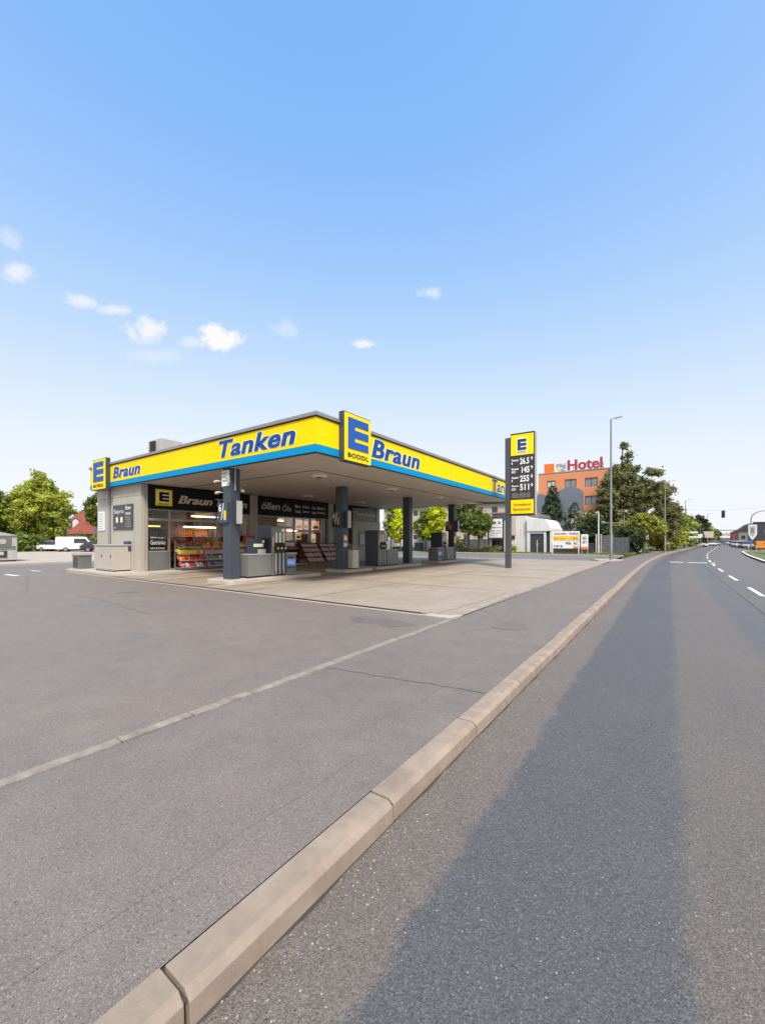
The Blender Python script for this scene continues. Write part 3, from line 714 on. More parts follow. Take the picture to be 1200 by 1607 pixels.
for x in (-23.95, -23.42):
    mb = MB(); mb.box(x, x + .22, 9.549, 9.5545, 2.6, 2.88); mb.build('bottle_picture', m_cream, t)
t = poster(-26.22, -25.45, 2.2, 3.26, 'white notice with thin grey lines at the far left of the side wall', m_white, 'notice')
mb = MB()
for k in range(7): mb.box(-26.12, -25.58, 9.550, 9.5545, 2.32 + k * .13, 2.34 + k * .13)
mb.build('printed_lines', m_mgrey, t)
t = thing('wall_box', 'small blue electrical box low on the beige side wall', 'electrical box', (-22.6, 9.5, 1.1))
mb = MB(); mb.box(-22.87, -22.32, 9.46, 9.597, 1.12, 1.62); mb.build('housing', M('blue_box', (.03, .05, .14), .5, .1), t, bevel=.015)
mb = MB(); mb.box(-22.65, -22.5, 9.452, 9.459, 1.32, 1.45); mb.build('label_plate', m_white, t)
for x, lab in ((-24.93, 'left one of two slim downpipes on the side wall'), (-24.80, 'right one of two slim downpipes on the side wall')):
    mb = MB(); mb.tube([(x, 9.58, 1.3), (x, 9.58, 4.45)], .035, 8); o = mb.build('downpipe', m_cap); tag(o, lab, 'downpipe', 'downpipes on the side wall')
t = thing('utility_cabinet', 'waist high beige metal cabinet against the side wall below the notices', 'cabinet', (-23.4, 9.2, .12))
m_cab = M('cabinet_beige', (.44, .405, .36), .45, .05, .8, grime=.3)
mb = MB(); mb.box(-24.5, -22.35, 8.75, 9.59, .18, 1.40); mb.build('body', m_cab, t, bevel=.01)
mb = MB(); mb.box(-24.54, -22.31, 8.70, 9.592, 1.402, 1.46); mb.build('lid', m_lgrey, t, bevel=.008)
for a, b in ((-24.46, -23.46), (-23.44, -22.39)):
    mb = MB(); mb.box(a, b, 8.735, 8.749, .24, 1.36); d = mb.build('door', m_cab, t, bevel=.004)
    mb = MB(); mb.box(b - .14, b - .08, 8.715, 8.7345, .8, .95); mb.build('handle', m_dgrey, d)
mb = MB(); mb.box(-24.42, -22.42, 8.8, 9.5, .12, .179); mb.build('plinth', m_dgrey, t)
t = thing('waste_bin', 'square grey stone waste bin with a pale lid left of the shop corner', 'bin', (-26.35, 8.9, .12))
mb = MB(); mb.box(-26.85, -25.95, 8.55, 9.15, .12, .84); mb.build('body', m_mgrey, t, bevel=.02)
mb = MB(); mb.box(-26.9, -25.9, 8.5, 9.2, .845, .98); mb.build('lid', m_lgrey, t, bevel=.02)
mb = MB(); mb.box(-26.7, -26.1, 8.535, 8.549, .2, .75); mb.build('door', m_dgrey, t, bevel=.003)
t = thing('wall_display', 'small framed wall display on the beige wall at the far end of the shop', 'display', (SX + .05, 27.2, 1.3))
mb = MB(); mb.box(SX + .052, SX + .10, 26.75, 27.65, 1.15, 2.35); mb.build('frame', m_mgrey, t, bevel=.01)
mb = MB(); mb.box(SX + .101, SX + .106, 26.9, 27.5, 1.3, 2.2); mb.build('sheet', m_lgrey, t)
t = thing('payphone', 'small pale payphone box on the pier behind the nearest pump', 'payphone', (SX + .02, 16.3, 1.2))
mb = MB(); mb.box(SX + .022, SX + .20, 16.1, 16.5, 1.3, 1.95); mb.build('housing', m_lgrey, t, bevel=.02)
mb = MB(); mb.box(SX + .201, SX + .215, 16.18, 16.42, 1.38, 1.6); mb.build('keypad', m_dgrey, t)

# interior: lit tubes, shelves of bottles and packets seen through the glass
for i, (x, y, l, mt, lab) in enumerate([(-21.8, 10.4, .8, m_tubeg, 'green lit tube lamp behind the leftmost shop window'), (-21.62, 12.9, 2.0, m_tubew, 'warm lit tube lamp behind the snack display window'),
       (-21.7, 18.0, 1.6, m_tubew, 'warm lit tube lamp behind the frosted window'), (-23.6, 21.2, 1.8, m_tubew, 'warm lit tube lamp just inside the shop doors'), (-24.5, 15, 2, m_tubew, 'warm lit tube lamp deep inside the shop by the pier'), (-24.5, 20.5, 2, m_tubew, 'warm lit tube lamp deep inside the shop behind the doors')]):
    t = thing('tube_lamp', lab, 'ceiling lamp', (x, y, 3.28), 0, 'tube lamps inside the shop')
    zl = 2.42 if x > -24 else 3.2
    mb = MB(); mb.box(x - .08, x + .08, y - l / 2, y + l / 2, zl, zl + .06)
    mb.tube([(x, y, zl + .06), (x, y, 3.279)], .012, 5); mb.build('housing', m_white, t)
    mb = MB(); mb.tube([(x, y - l / 2 + .04, zl - .025), (x, y + l / 2 - .04, zl - .025)], .024, 8); mb.build('tube', mt, t)
goods = {k: M('goods_' + k, c, .4, .25, 9) for k, c in dict(red=(.50, .035, .02), orange=(.70, .24, .03), yellow=(.80, .55, .05), purple=(.10, .06, .12), grey=(.24, .20, .23), white=(.62, .58, .55), brown=(.17, .07, .03), green=(.08, .22, .05), blue=(.04, .08, .25), pink=(.60, .30, .27)).items()}
def shelf(x, y0, y1, zs, lab, kinds, seed, dy=.16):
    t = thing('store_shelf', lab, 'shelf', (x, (y0 + y1) / 2, .12))
    mb = MB(); mb.box(x - .5, x - .46, y0, y1, .12, zs[-1] + .5).box(x - .46, x, y0, y0 + .03, .12, zs[-1] + .4).box(x - .46, x, y1 - .03, y1, .12, zs[-1] + .4); mb.build('back_panel', m_int, t)
    for z in zs:
        mb = MB(); mb.box(x - .459, x + .02, y0 + .031, y1 - .031, z - .03, z); mb.build('shelf_board', m_lgrey, t)
    r = random.Random(seed); prot = {}
    for zi, z in enumerate(zs):
        y = y0 + .12
        while y < y1 - .12:
            k = kinds[zi % len(kinds)]; k = k if isinstance(k, str) else r.choice(k)
            if k in prot:
                o = copy_tree(prot[k]); 
            else:
                if len(prot) % 2 == 0:
                    mb = MB(); mb.tube([(0, 0, 0), (0, 0, .19), (0, 0, .24), (0, 0, .31)], [.045, .045, .018, .018], 8); o = mb.build('bottle', goods[k], local=True, smooth=True)
                else:
                    mb = MB(); mb.box(-.05, .05, -.055, .055, 0, .24); mb.prism([(-.05, .24), (.05, .24), (0, .28)], -.055, .055, axis='y'); o = mb.build('carton', goods[k], local=True)
                prot[k] = o
            o.location = (x - .08 + r.uniform(-.03, .02), y, z + .001)
            tag(o, f'{k} {o.name.split(".")[0]} on the ' + lab, o.name.split('.')[0], f'{k} goods on the ' + lab)
            y += dy
shelf(-21.85, 11.15, 13.7, [.75, 1.12, 1.5, 1.88], 'indoor shelf behind the snack display window', ['brown', 'red', ['brown', 'red'], 'orange'], 1, .13)
shelf(-21.9, 13.9, 15.9, [.75, 1.12, 1.5, 1.88], 'indoor shelf behind the window by the first pier', ['grey', ['brown', 'grey'], 'grey', ['brown', 'white']], 2)
shelf(-22.0, 16.7, 19.6, [.9, 1.3, 1.7, 2.05], 'indoor shelf behind the frosted window', [['red', 'pink'], 'brown', ['orange', 'white'], 'white'], 3)
shelf(-24.6, 19.8, 22.9, [.6, 1.1, 1.6, 2.1], 'indoor shelf facing the shop doors', [['orange', 'white'], ['red', 'orange'], ['orange', 'yellow'], 'orange'], 4)
shelf(-23.4, 10.3, 15.8, [.9, 1.4, 1.9, 2.35], 'tall indoor shelf standing deeper in the shop behind the first bay', [['red', 'orange'], ['orange', 'yellow'], ['white', 'red'], ['orange', 'green']], 6, .17)
t = thing('window_poster', 'dark sticker with white script on the leftmost shop window', 'sticker', (SX - .14, 10.5, 1.3))
text('Getränke', m_white, t, (SX - .144, 10.12, 1.45), .75, .22, 'E', bold=.0, depth=.002, name='lettering')
text('kühl & frisch', m_white, t, (SX - .144, 10.12, 1.22), .70, .10, 'E', bold=.0, depth=.002, name='lettering')
text('Shop', m_white, t, (SX - .144, 10.12, 1.75), .70, .10, 'E', bold=.0, depth=.002, name='lettering')
for i, (y0, y1, z0, z1) in enumerate([(19.95, 20.45, 1.7, 2.2), (19.95, 20.6, 2.42, 3.1), (21.5, 22.3, 2.42, 3.1), (20.7, 21.15, 2.45, 3.05), (21.5, 21.9, 1.5, 2.1)]):
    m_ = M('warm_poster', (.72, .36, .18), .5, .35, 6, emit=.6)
    t = thing('door_poster', ['pale poster left on the first shop door', 'large warm poster above the first shop door, left one', 'large warm poster above the second shop door', 'narrow warm poster above the first shop door, right one', 'warm poster on the second shop door'][i], 'poster', (SX - .17, (y0 + y1) / 2, z0), 0, 'posters behind the shop door glass')
    mb = MB(); mb.box(SX - .175, SX - .165, y0, y1, z0, z1); mb.build('sheet', m_, t)
    mb = MB(); mb.box(SX - .1645, SX - .162, y0 + .08, y1 - .08, z0 + .1, z0 + .28); mb.build('picture', goods['white'], t)

# ---- snack rack in front of the first bay
t = thing('snack_rack', 'long low wheeled rack of snack trays in front of the first shop window', 'display rack', (-20.75, 12.9, .12))
RY0, RY1 = 11.15, 15.3
mb = MB()
for y in (RY0, (RY0 + RY1) / 2, RY1):
    mb.box(-21.05, -21.0, y - .025, y + .025, .2, 1.65); mb.box(-21.0, -20.35, y - .02, y + .02, .22, .27); mb.tube([(-20.4, y, .27), (-21.0, y, 1.3)], .015, 6)
mb.box(-21.0, -20.3, RY0, RY1, .17, .215)
mb.build('frame', m_galv, t)
for y in (RY0 + .1, RY1 - .1):
    for x in (-20.4, -20.95):
        mb = MB(); mb.tube([(x, y - .02, .165), (x, y + .02, .165)], .045, 12); mb.build('wheel', m_black, t)
cols = [(RY0, 12.5), (12.55, 13.9), (13.95, RY1)]
lay = [[('red', 'white'), ('grey', 'purple'), ('red', 'orange')], [('red', 'orange'), ('grey', 'white'), ('orange', 'brown')], [('yellow', 'orange'), ('pink', 'grey'), ('red', 'white')], [('brown', 'grey'), ('orange', 'brown'), ('orange', 'yellow')]]
names = ['bottom', 'second from bottom', 'third from bottom', 'top']; cn = ['left', 'middle', 'right']
prots = {}
for ri in range(4):
    for ci, (a, b) in enumerate(cols):
        xf = -20.34 - ri * .14; zf = .27 + ri * .335; xb = xf - .40; zb = zf + .16
        tr = thing('snack_tray', f'{names[ri]} {cn[ci]} slanted wire tray on the snack rack', 'tray', (xf, (a + b) / 2, zf), 0, 'trays on the snack rack')
        mb = MB(); mb.add([(xf, a + .02, zf), (xf, b - .02, zf), (xb, b - .02, zb), (xb, a + .02, zb), (xf, a + .02, zf - .02), (xf, b - .02, zf - .02), (xb, b - .02, zb - .02), (xb, a + .02, zb - .02)],
            [(0, 1, 2, 3), (7, 6, 5, 4), (0, 4, 5, 1), (1, 5, 6, 2), (2, 6, 7, 3), (3, 7, 4, 0)])
        mb.box(xf, xf + .015, a + .02, b - .02, zf - .02, zf + .06)
        mb.build('tray_base', m_lgrey, tr)
        n = 7
        for k in range(2 * n):
            kind = lay[ri][ci][0] if rr.random() < .72 else lay[ri][ci][1]
            if kind not in prots:
                mb = MB(); w = .11
                mb.add([(-.13, -w, 0), (.13, -w, 0), (.13, w, 0), (-.13, w, 0), (-.10, -w * .75, .13), (.10, -w * .75, .13), (.10, w * .75, .13), (-.10, w * .75, .13), (0, -w * .5, .17), (0, w * .5, .17)],
                       [(0, 3, 2, 1), (0, 1, 5, 8, 4), (1, 2, 6, 5), (2, 3, 7, 9, 6), (3, 0, 4, 7), (4, 8, 9, 7), (8, 5, 6, 9)])
                prots[kind] = mb.build('snack_bag', goods[kind], local=True, bevel=.008)
                o = prots[kind]
            else: o = copy_tree(prots[kind])
            row = k // n; f_ = .27 if row == 0 else .75
            o.location = (xf + (xb - xf) * f_, a + .12 + (k % n) * (b - a - .22) / (n - 1), zf + (zb - zf) * f_ + .018)
            o.rotation_euler = (rr.uniform(-.3, .3), .38 + rr.uniform(-.25, .25), rr.uniform(-.6, .6))
            tag(o, f'{kind} snack bag in the {names[ri]} {cn[ci]} tray of the snack rack', 'snack bag', f'{kind} bags in the {names[ri]} {cn[ci]} tray')
# ---- red promotion stand right of the first rack
t = thing('promotion_stand', 'red cardboard promotion stand next to the first pier', 'display stand', (-20.9, 15.7, .12))
mb = MB(); mb.box(-21.15, -20.75, 15.4, 16.2, .12, 1.15); mb.build('body', goods['brown'], t)
mb = MB(); mb.box(-21.15, -21.1, 15.4, 16.2, 1.151, 1.95).box(-20.749, -20.72, 15.38, 16.22, 1.15, 1.42); mb.build('header', m_red, t)
mb = MB(); mb.box(-20.7195, -20.715, 15.48, 16.12, 1.24, 1.33); mb.build('white_print', m_white, t)
mb = MB()
for z in (.5, .85):
    mb.box(-20.749, -20.70, 15.42, 16.18, z, z + .03)
    for k in range(5): mb.box(-20.749, -20.71, 15.46 + k * .14, 15.56 + k * .14, z + .031, z + .2, 1)
mb.build('shelf_front', [m_lgrey, goods['pink']], t)
# ---- goods shelf and magazine racks in front of the second bay
def small_rack(y0, y1, lab, kinds, seed):
    t = thing('goods_rack', lab, 'display rack', (-20.6, (y0 + y1) / 2, .12)); mb = MB(); r = random.Random(seed)
    mb.box(-21.0, -20.95, y0, y1, .15, 1.6).box(-21, -20.5, y0, y0 + .03, .13, 1.1).box(-21, -20.5, y1 - .03, y1, .13, 1.1).box(-20.95, -20.45, y0 + .03, y1 - .03, .2, .24)
    mb.build('frame', m_black, t)
    for i, z in enumerate((.3, .68, 1.06)):
        mb = MB(); mb.box(-20.94, -20.5, y0 + .04, y1 - .04, z - .03, z); mb.build('shelf_board', m_dgrey, t)
        p = None; y = y0 + .12
        while y < y1 - .1:
            if p is None:
                mb = MB(); mb.box(-.09, .09, -.065, .065, 0, .2); p = mb.build('pack', goods[kinds[i]], local=True, bevel=.015); o = p
            else: o = copy_tree(p)
            o.location = (-20.64 + r.uniform(-.02, .02), y, z + .001); o.rotation_euler = (0, 0, r.uniform(-.2, .2)); y += .15
            tag(o, f'{kinds[i]} pack on the {["lowest", "middle", "top"][i]} board of the rack left of the magazine racks', 'pack', f'{kinds[i]} packs on the {["lowest", "middle", "top"][i]} board of the goods rack')
small_rack(18.0, 19.3, 'black three tier goods rack left of the magazine racks', ['red', 'pink', 'red'], 5)
t = thing('white_box', 'small white cardboard box on top of the goods rack', 'box', (-20.75, 18.6, 1.27))
mb = MB(); mb.box(-20.92, -20.55, 18.3, 18.95, 1.27, 1.52); mb.build('carton', m_white, t, bevel=.005)
def mag_rack(y0, y1, lab, which):
    t = thing('magazine_rack', lab, 'magazine rack', (-20.3, (y0 + y1) / 2, .12), 0, 'slanted magazine racks before the shop')
    mb = MB()
    for y in (y0, (y0 + y1) / 2, y1):
        mb.add([(-19.75, y - .02, .15), (-19.70, y - .02, .12), (-20.60, y - .02, 1.45), (-20.66, y - .02, 1.45), (-19.75, y + .02, .15), (-19.70, y + .02, .12), (-20.60, y + .02, 1.45), (-20.66, y + .02, 1.45)],
               [(0, 1, 2, 3), (7, 6, 5, 4), (0, 4, 5, 1), (1, 5, 6, 2), (2, 6, 7, 3), (3, 7, 4, 0)])
        mb.tube([(-20.62, y, 1.4), (-20.75, y, .12)], .018, 6)
    mb.box(-20.7, -20.6, y0, y1, 1.40, 1.47); mb.build('frame', m_black, t)
    for i in range(4):
        xf = -19.74 - i * .225; zf = .22 + i * .33
        mb = MB(); mb.add([(xf, y0 + .03, zf), (xf, y1 - .03, zf), (xf - .26, y1 - .03, zf + .22), (xf - .26, y0 + .03, zf + .22), (xf, y0 + .03, zf - .03), (xf, y1 - .03, zf - .03), (xf - .26, y1 - .03, zf + .19), (xf - .26, y0 + .03, zf + .19)],
                          [(0, 1, 2, 3), (7, 6, 5, 4), (0, 4, 5, 1), (1, 5, 6, 2), (2, 6, 7, 3), (3, 7, 4, 0)])
        mb.build('shelf', m_dgrey, t); p = None
        n = 4; w = (y1 - y0 - .12) / n
        for k in range(n):
            if p is None:
                mb = MB(); mb.add([(0, 0, 0), (0, w - .05, 0), (-.25, w - .05, .21), (-.25, 0, .21), (.012, 0, .02), (.012, w - .05, .02), (-.238, w - .05, .23), (-.238, 0, .23)],
                                  [(3, 2, 1, 0), (4, 5, 6, 7), (0, 1, 5, 4), (1, 2, 6, 5), (2, 3, 7, 6), (3, 0, 4, 7)])
                p = mb.build('magazine', M('magazine', [(.72, .48, .42), (.70, .54, .50), (.74, .44, .38), (.66, .54, .5)][i], .4, .45, 14), local=True); o = p
            else: o = copy_tree(p)
            o.location = (xf, y0 + .08 + k * w, zf + .004)
            tag(o, f'magazine on the {["lowest", "second", "third", "top"][i]} tier of the {which} magazine rack', 'magazine', f'magazines on the {["lowest", "second", "third", "top"][i]} tier of the {which} rack')
mag_rack(19.5, 21.15, 'left slanted black magazine rack with pale magazines in front of the doors', 'left')
mag_rack(21.3, 23.0, 'middle slanted black magazine rack, partly behind the second column', 'middle')
mag_rack(23.2, 24.9, 'right slanted black magazine rack by the teal poster wall', 'right')
# ================================================================ PUMPS AND ISLANDS
def island(x0, x1, y0, y1, lab):
    pts = []
    for (cx_, cy_, a0) in ((x1 - .25, y0 + .25, -90), (x1 - .25, y1 - .25, 0), (x0 + .25, y1 - .25, 90), (x0 + .25, y0 + .25, 180)):
        for k in range(5):
            a = R(a0 + k * 22.5); pts.append((cx_ + .25 * math.cos(a), cy_ + .25 * math.sin(a)))
    o = MB().prism(pts, -.05, .15).build('pump_island', m_isle, bevel=.025); tag(o, lab, 'kerb island', 'pump islands under the canopy')
island(-15.05, -13.35, 9.15, 14.1, 'pale raised concrete island under the nearest pump and column')
island(-15.0, -13.35, 15.85, 18.2, 'short pale concrete island under the second column')
island(-15.0, -13.35, 18.6, 23.6, 'pale concrete island under the middle pump and third column')
island(-15.0, -13.35, 26.2, 31.6, 'pale concrete island under the farthest pump and column')
m_pf = M('pump_grey', (.17, .175, .165), .4, .06, .8, grime=.12)
m_pd = M('pump_navy', (.03, .04, .055), .38, .1)
strips = [M('strip_red', (.75, .35, .33), .5, .05), M('strip_white', (.72, .70, .62), .5, .05), m_white, M('strip_yellow', (.70, .66, .30), .5, .05)]
def pump(y, lab, spec, x=-13.7, z=.15):
    """spec: list of (kind, y0, y1) along the island; the long side faces the road"""
    t = thing('fuel_pump', lab, 'fuel pump', (x, y, z), 0, 'fuel pumps under the canopy')
    for kind, a, b in spec:
        if kind == 'counter':
            mb = MB(); mb.box(-1.1, -.02, a, b, .07, .93); o = mb.build('counter', m_pf, t, local=True, bevel=.008)
            mb = MB(); mb.box(-1.12, 0, a - .01, b + .002, .9305, .965); mb.build('counter_top', m_lgrey, o, local=True, bevel=.006)
            mb = MB(); mb.box(-1.04, -.07, a + .05, b - .002, .0, .069); mb.build('plinth', m_black, o, local=True)
        if kind == 'cabinet':
            mb = MB(); mb.box(-.98, -.06, a, b, .0, 2.1); o = mb.build('cabinet', m_pd, t, local=True, bevel=.01)
            mb = MB(); mb.box(-.0595, -.01, a + .001, a + .13, .04, 2.09).box(-.0595, -.01, a + .131, b - .001, 1.42, 2.09); mb.build('front_panel', m_pf, t, local=True, bevel=.004)
            w = (b - a - .13); n = 3 if w < .75 else 4
            # recess, product strips, nozzles and hoses
            mb = MB(); mb.box(-.0595, -.045, a + .131, b - .002, .0, 1.419); mb.build('recess', m_black, t, local=True)
            mb = MB(); mb.box(-.0095, -.004, a + .03, a + .10, 1.25, 1.65); mb.build('grade_label', strips[0], t, local=True)
            for k in range(n):
                yc = a + .13 + w * (k + .5) / n
                mb = MB(); mb.box(-.0095, -.004, yc - .045, yc + .045, 1.43, 1.85); mb.build('grade_label', strips[1 + k % 3], t, local=True)
                mb = MB(); mb.box(-.0445, -.015, yc - .055, yc + .055, .06, .98); mb.build('hose_guide', m_lgrey, t, local=True, bevel=.006)
                # nozzle: grip, spout holder and trigger guard
                mb = MB(); mb.tube([(-.02, yc - .05, 1.40), (.02, yc - .01, 1.30), (.05, yc + .04, 1.18), (.04, yc + .05, 1.08)], [.018, .024, .034, .030], 8)
                mb.tube([(.05, yc - .02, 1.34), (.10, yc + .0, 1.26), (.09, yc + .04, 1.14)], .010, 6)
                nz_ = mb.build('nozzle', m_black, t, local=True, smooth=True)
                mb = MB(); mb.tube([(.058, yc + .028, 1.23), (.066, yc + .045, 1.15)], [.042, .042], 8); mb.build('nozzle_cover', strips[1 + k % 3] if k else m_yellowd, nz_, local=True)
                sw = .05 if k < n - 1 else .10
                mb = MB(); mb.tube([(.04, yc + .05, 1.08), (.03, yc + .06, .98), (.02, yc + .065, .70), (.03, yc + sw + .01, .35), (.03, yc + sw, .15), (.01, yc + .02, .07), (-.02, yc - .03, .09), (-.03, yc - .06, .25)], .017, 6)
                mb.build('hose', m_black, t, local=True, smooth=True)
            mb = MB(); mb.box(-.0095, -.003, b - .22, b - .05, 1.90, 2.02); mb.build('number_plate', m_cream, t, local=True)
        if kind == 'terminal':
            mb = MB(); mb.box(-.85, -.05, a, b, .0, .93); o = mb.build('terminal', m_pf, t, local=True, bevel=.01)
            mb = MB(); mb.box(-.0495, -.035, a + .12, b - .05, .42, .68); s = mb.build('screen', m_screen, o, local=True)
            text('SP95', m_white, o, (-.0345, a + .16, .48), (b - a) * .5, .12, 'E', bold=.02, depth=.003, local=True)
            mb = MB(); mb.box(-.0495, -.03, a + .16, b - .16, .74, .80).box(-.0495, -.04, a + .1, b - .05, .30, .34); mb.build('card_slot', m_black, o, local=True)
            mb = MB(); mb.box(-.86, -.03, a - .01, b + .01, .9305, .97); mb.build('terminal_top', m_steel, o, local=True, bevel=.005)
        if kind == 'head':      # display head standing on the counter, behind the front edge
            mb = MB(); mb.box(-.8, -.35, a, b, .966, 1.62); o = mb.build('display_head', m_pd, t, local=True, bevel=.02)
            mb = MB(); mb.box(-.3495, -.33, a + .05, b - .12, 1.25, 1.38).box(-.3495, -.335, b - .16, b - .06, 1.42, 1.52); mb.build('price_display', m_cream, o, local=True)
            mb = MB(); mb.box(-.3495, -.28, a + .25, b - .02, .97, 1.15); mb.build('towel_box', m_lgrey, o, local=True, bevel=.01)
        if kind == 'sidebox':
            mb = MB(); mb.box(-.55, -.1, a, b, 1.45, 2.0); o = mb.build('display_head', m_pd, t, local=True, bevel=.02)
            mb = MB()
            for zc in (1.62, 1.83): mb.tube([(-.0995, (a + b) / 2, zc), (-.09, (a + b) / 2, zc)], .07, 14)
            mb.build('dial', m_lgrey, o, local=True)
            mb = MB(); mb.box(-.6, -.2, a + .02, b + .3, .966, 1.22); mb.build('towel_box', m_white, o, local=True, bevel=.01)
    return t
pump(10.22, 'fuel pump nearest the camera with a lit blue screen on its terminal at the right', [('counter', 0, 1.17), ('cabinet', 1.18, 1.92), ('terminal', 1.93, 2.57), ('head', .45, 1.1)])
pump(19.10, 'middle fuel pump standing between the second and third column', [('cabinet', 0, .82), ('counter', .83, 2.12), ('sidebox', .83, 1.12)])
pump(26.56, 'farthest fuel pump at the foot of the last column', [('terminal', 0, .60), ('cabinet', .61, 1.28), ('counter', 1.29, 2.6), ('sidebox', 1.3, 1.55)])
# cream waste bin and stickers at the second column
t = thing('towel_dispenser', 'cream coloured bin with grey lid standing beside the second column', 'bin', (-13.7, 16.9, .15))
mb = MB(); mb.box(-14.05, -13.60, 16.65, 17.15, .2, 1.15); mb.build('body', M('cream_bin', (.55, .50, .40), .5, .06, grime=.2), t, bevel=.02)
mb = MB(); mb.box(-14.0, -13.65, 16.7, 17.1, .151, .199); mb.build('foot', m_black, t)
mb = MB(); mb.box(-13.98, -13.68, 16.72, 17.05, 1.151, 1.42); mb.build('towel_holder', m_mgrey, t, bevel=.02)
for (y, z0, z1, mt, lab, nm) in ((16.2, 1.62, 1.95, m_orange, 'orange hazard sticker on the second column above the blue one', 'sticker'), (16.2, 1.32, 1.55, M('pale_blue', (.3, .5, .6), .5, .1), 'pale blue sticker on the second column', 'sticker'), (29.6, 1.45, 1.95, m_yellowd, 'yellow notice on the farthest column', 'notice')):
    mb = MB(); mb.box(-13.918, -13.91, y + .06, y + .36, z0, z1, 0).box(-13.9095, -13.907, y + .12, y + .30, z0 + .07, z1 - .09, 1)
    o = mb.build(nm, [mt, m_cream]); tag(o, lab, nm)

# ================================================================ PRICE PYLON
PX0, PX1, PY = -7.66, -6.28, 24.0
py = thing('price_pylon', 'tall grey price board with yellow panels on a single post at the forecourt edge', 'price sign', (-7.85, 24.1, 0))
m_py = M('pylon_grey', (.065, .07, .09), .4, .06); m_pb = M('pylon_board', (.035, .035, .045), .4, .1)
mb = MB(); mb.box(-7.98, -7.67, PY, PY + .25, 0, 7.72); mb.build('post', m_py, py, bevel=.01)
mb = MB(); mb.box(PX0, PX1, PY - .02, PY + .30, 3.10, 7.92); mb.build('board', m_pb, py, bevel=.012)
mb = MB(); mb.box(PX1 + .001, PX1 + .05, PY + .02, PY + .28, 3.12, 7.90); mb.build('side_trim', m_lgrey, py, bevel=.01)
f = PY - .021
mb = MB(); mb.box(PX0 + .04, PX1 - .05, f - .02, f, 6.62, 7.82); mb.build('logo_panel', m_yellowd, py)
mb = MB(); mb.box(PX0 + .37, PX1 - .40, f - .026, f - .0205, 6.70, 7.62); mb.build('logo_field', m_cream, py)
mb = MB(); elogo(mb, (PX0 + .43, f - .0265, 6.90), .50, .64, 'S', .012, 0, .12); mb.build('emblem', M('logo_navy', (.01, .04, .14), .4, .1), py)
text('BODDL', m_capd, py, (PX0 + .44, f - .0265, 6.75), .48, .08, 'S', bold=.03, depth=.006)
mb = MB(); mb.box(PX0 + .04, PX1 - .05, f - .02, f, 3.22, 4.02); mb.build('notice_panel', m_yellowd, py)
text('Warmwelkomst', m_rust, py, (PX0 + .18, f - .0205, 3.66), 1.0, .17, 'S', bold=.015, depth=.006)
text('Benzinkönner', m_rust, py, (PX0 + .18, f - .0205, 3.38), 1.0, .19, 'S', bold=.015, depth=.006)
m_led = M('price_digit', (.80, .80, .80), .4, .03)
m_off = M('unlit_digit', (.14, .14, .14), .4, .1)
rows = [('26.5', '9', 'Fnecro', 'I', 6.08), ('145', '9', 'Eoaes', 'EDO', 5.57), ('255', '0', 'Panetto', 'I', 5.06), ('511', '0', 'Fipos', 'SOD', 4.56)]
for pr, sup, n1, n2, z in rows:
    text(pr, m_led, py, (PX0 + (.56 if len(pr) > 3 or pr != '145' else .66), f, z), .52 if pr != '145' else .44, .37, 'S', bold=.03, depth=.008, name='price', spacing=1.05)
    text(sup, m_led, py, (PX1 - .21, f, z + .20), .11, .18, 'S', bold=.03, depth=.008, name='price')
    text(n1, m_led, py, (PX0 + .08, f, z + .20), .40, .13, 'S', bold=.03, depth=.006)
    text(n2, m_led, py, (PX0 + .08, f, z + .02), .05 if n2 == 'I' else .24, .13, 'S', bold=.03, depth=.006)
    mb = MB(); mb.box(PX0 + .05, PX1 - .05, f - .004, f, z - .07, z - .06); mb.build('divider', m_py, py)
text('88:88:8', m_off, py, (PX0 + .09, f, 4.12), 1.05, .32, 'S', bold=.05, depth=.006, name='price')

# ================================================================ STREET LAMPS, SIGN POSTS
def lamp(x, y, h_, arm, lab, r=.09, rz=0, drop=.0, extra=None):
    t = thing('street_lamp', lab, 'street lamp', (x, y, 0), rz, 'street lamps along the road')
    mb = MB(); mb.tube([(0, 0, -.1), (0, 0, 1.4), (0, 0, 1.45), (0, 0, h_)], [r * 1.25, r * 1.2, r, r * .55], 12); mb.build('pole', m_galv, t, local=True, smooth=True)
    mb = MB(); mb.tube([(0, 0, h_ - .05), (arm * .25, 0, h_ + .06), (arm * .55, 0, h_ + .12)], .035, 8); mb.build('arm', m_galv, t, local=True, smooth=True)
    mb = MB(); mb.add([(arm * .45, -.12, h_ + .06), (arm * 1.1, -.15, h_ + .20), (arm * 1.1, .15, h_ + .20), (arm * .45, .12, h_ + .06), (arm * .45, -.08, h_ + .16), (arm * 1.1, -.10, h_ + .28), (arm * 1.1, .10, h_ + .28), (arm * .45, .08, h_ + .16)],
        [(0, 3, 2, 1), (4, 5, 6, 7), (0, 1, 5, 4), (1, 2, 6, 5), (2, 3, 7, 6), (3, 0, 4, 7)]); mb.build('lamp_head', m_mgrey, t, local=True, bevel=.02)
    mb = MB(); mb.cyl(0, 0, .0, .05, r * 2.2, 14); mb.build('base_ring', m_isle, t, local=True)
    if extra: extra(t)
    return t
lamp(-3.86, 37.6, 11.45, .85, 'tall grey street lamp at the corner of the forecourt exit', .10, R(40))
def ex2(t):
    mb = MB(); mb.box(-.22, .22, -.05, -.02, 2.9, 3.8); mb.build('sign_plate', m_mgrey, t, local=True)
    mb = MB(); mb.tube([(0, 0, 6.9), (.6, 0, 7.05)], [.03, .05], 6); mb.build('side_lamp', m_mgrey, t, local=True)
lamp(-.45, 63.0, 9.0, 1.1, 'second grey street lamp, standing on the bend before the ivy trees', .10, R(30), extra=ex2)
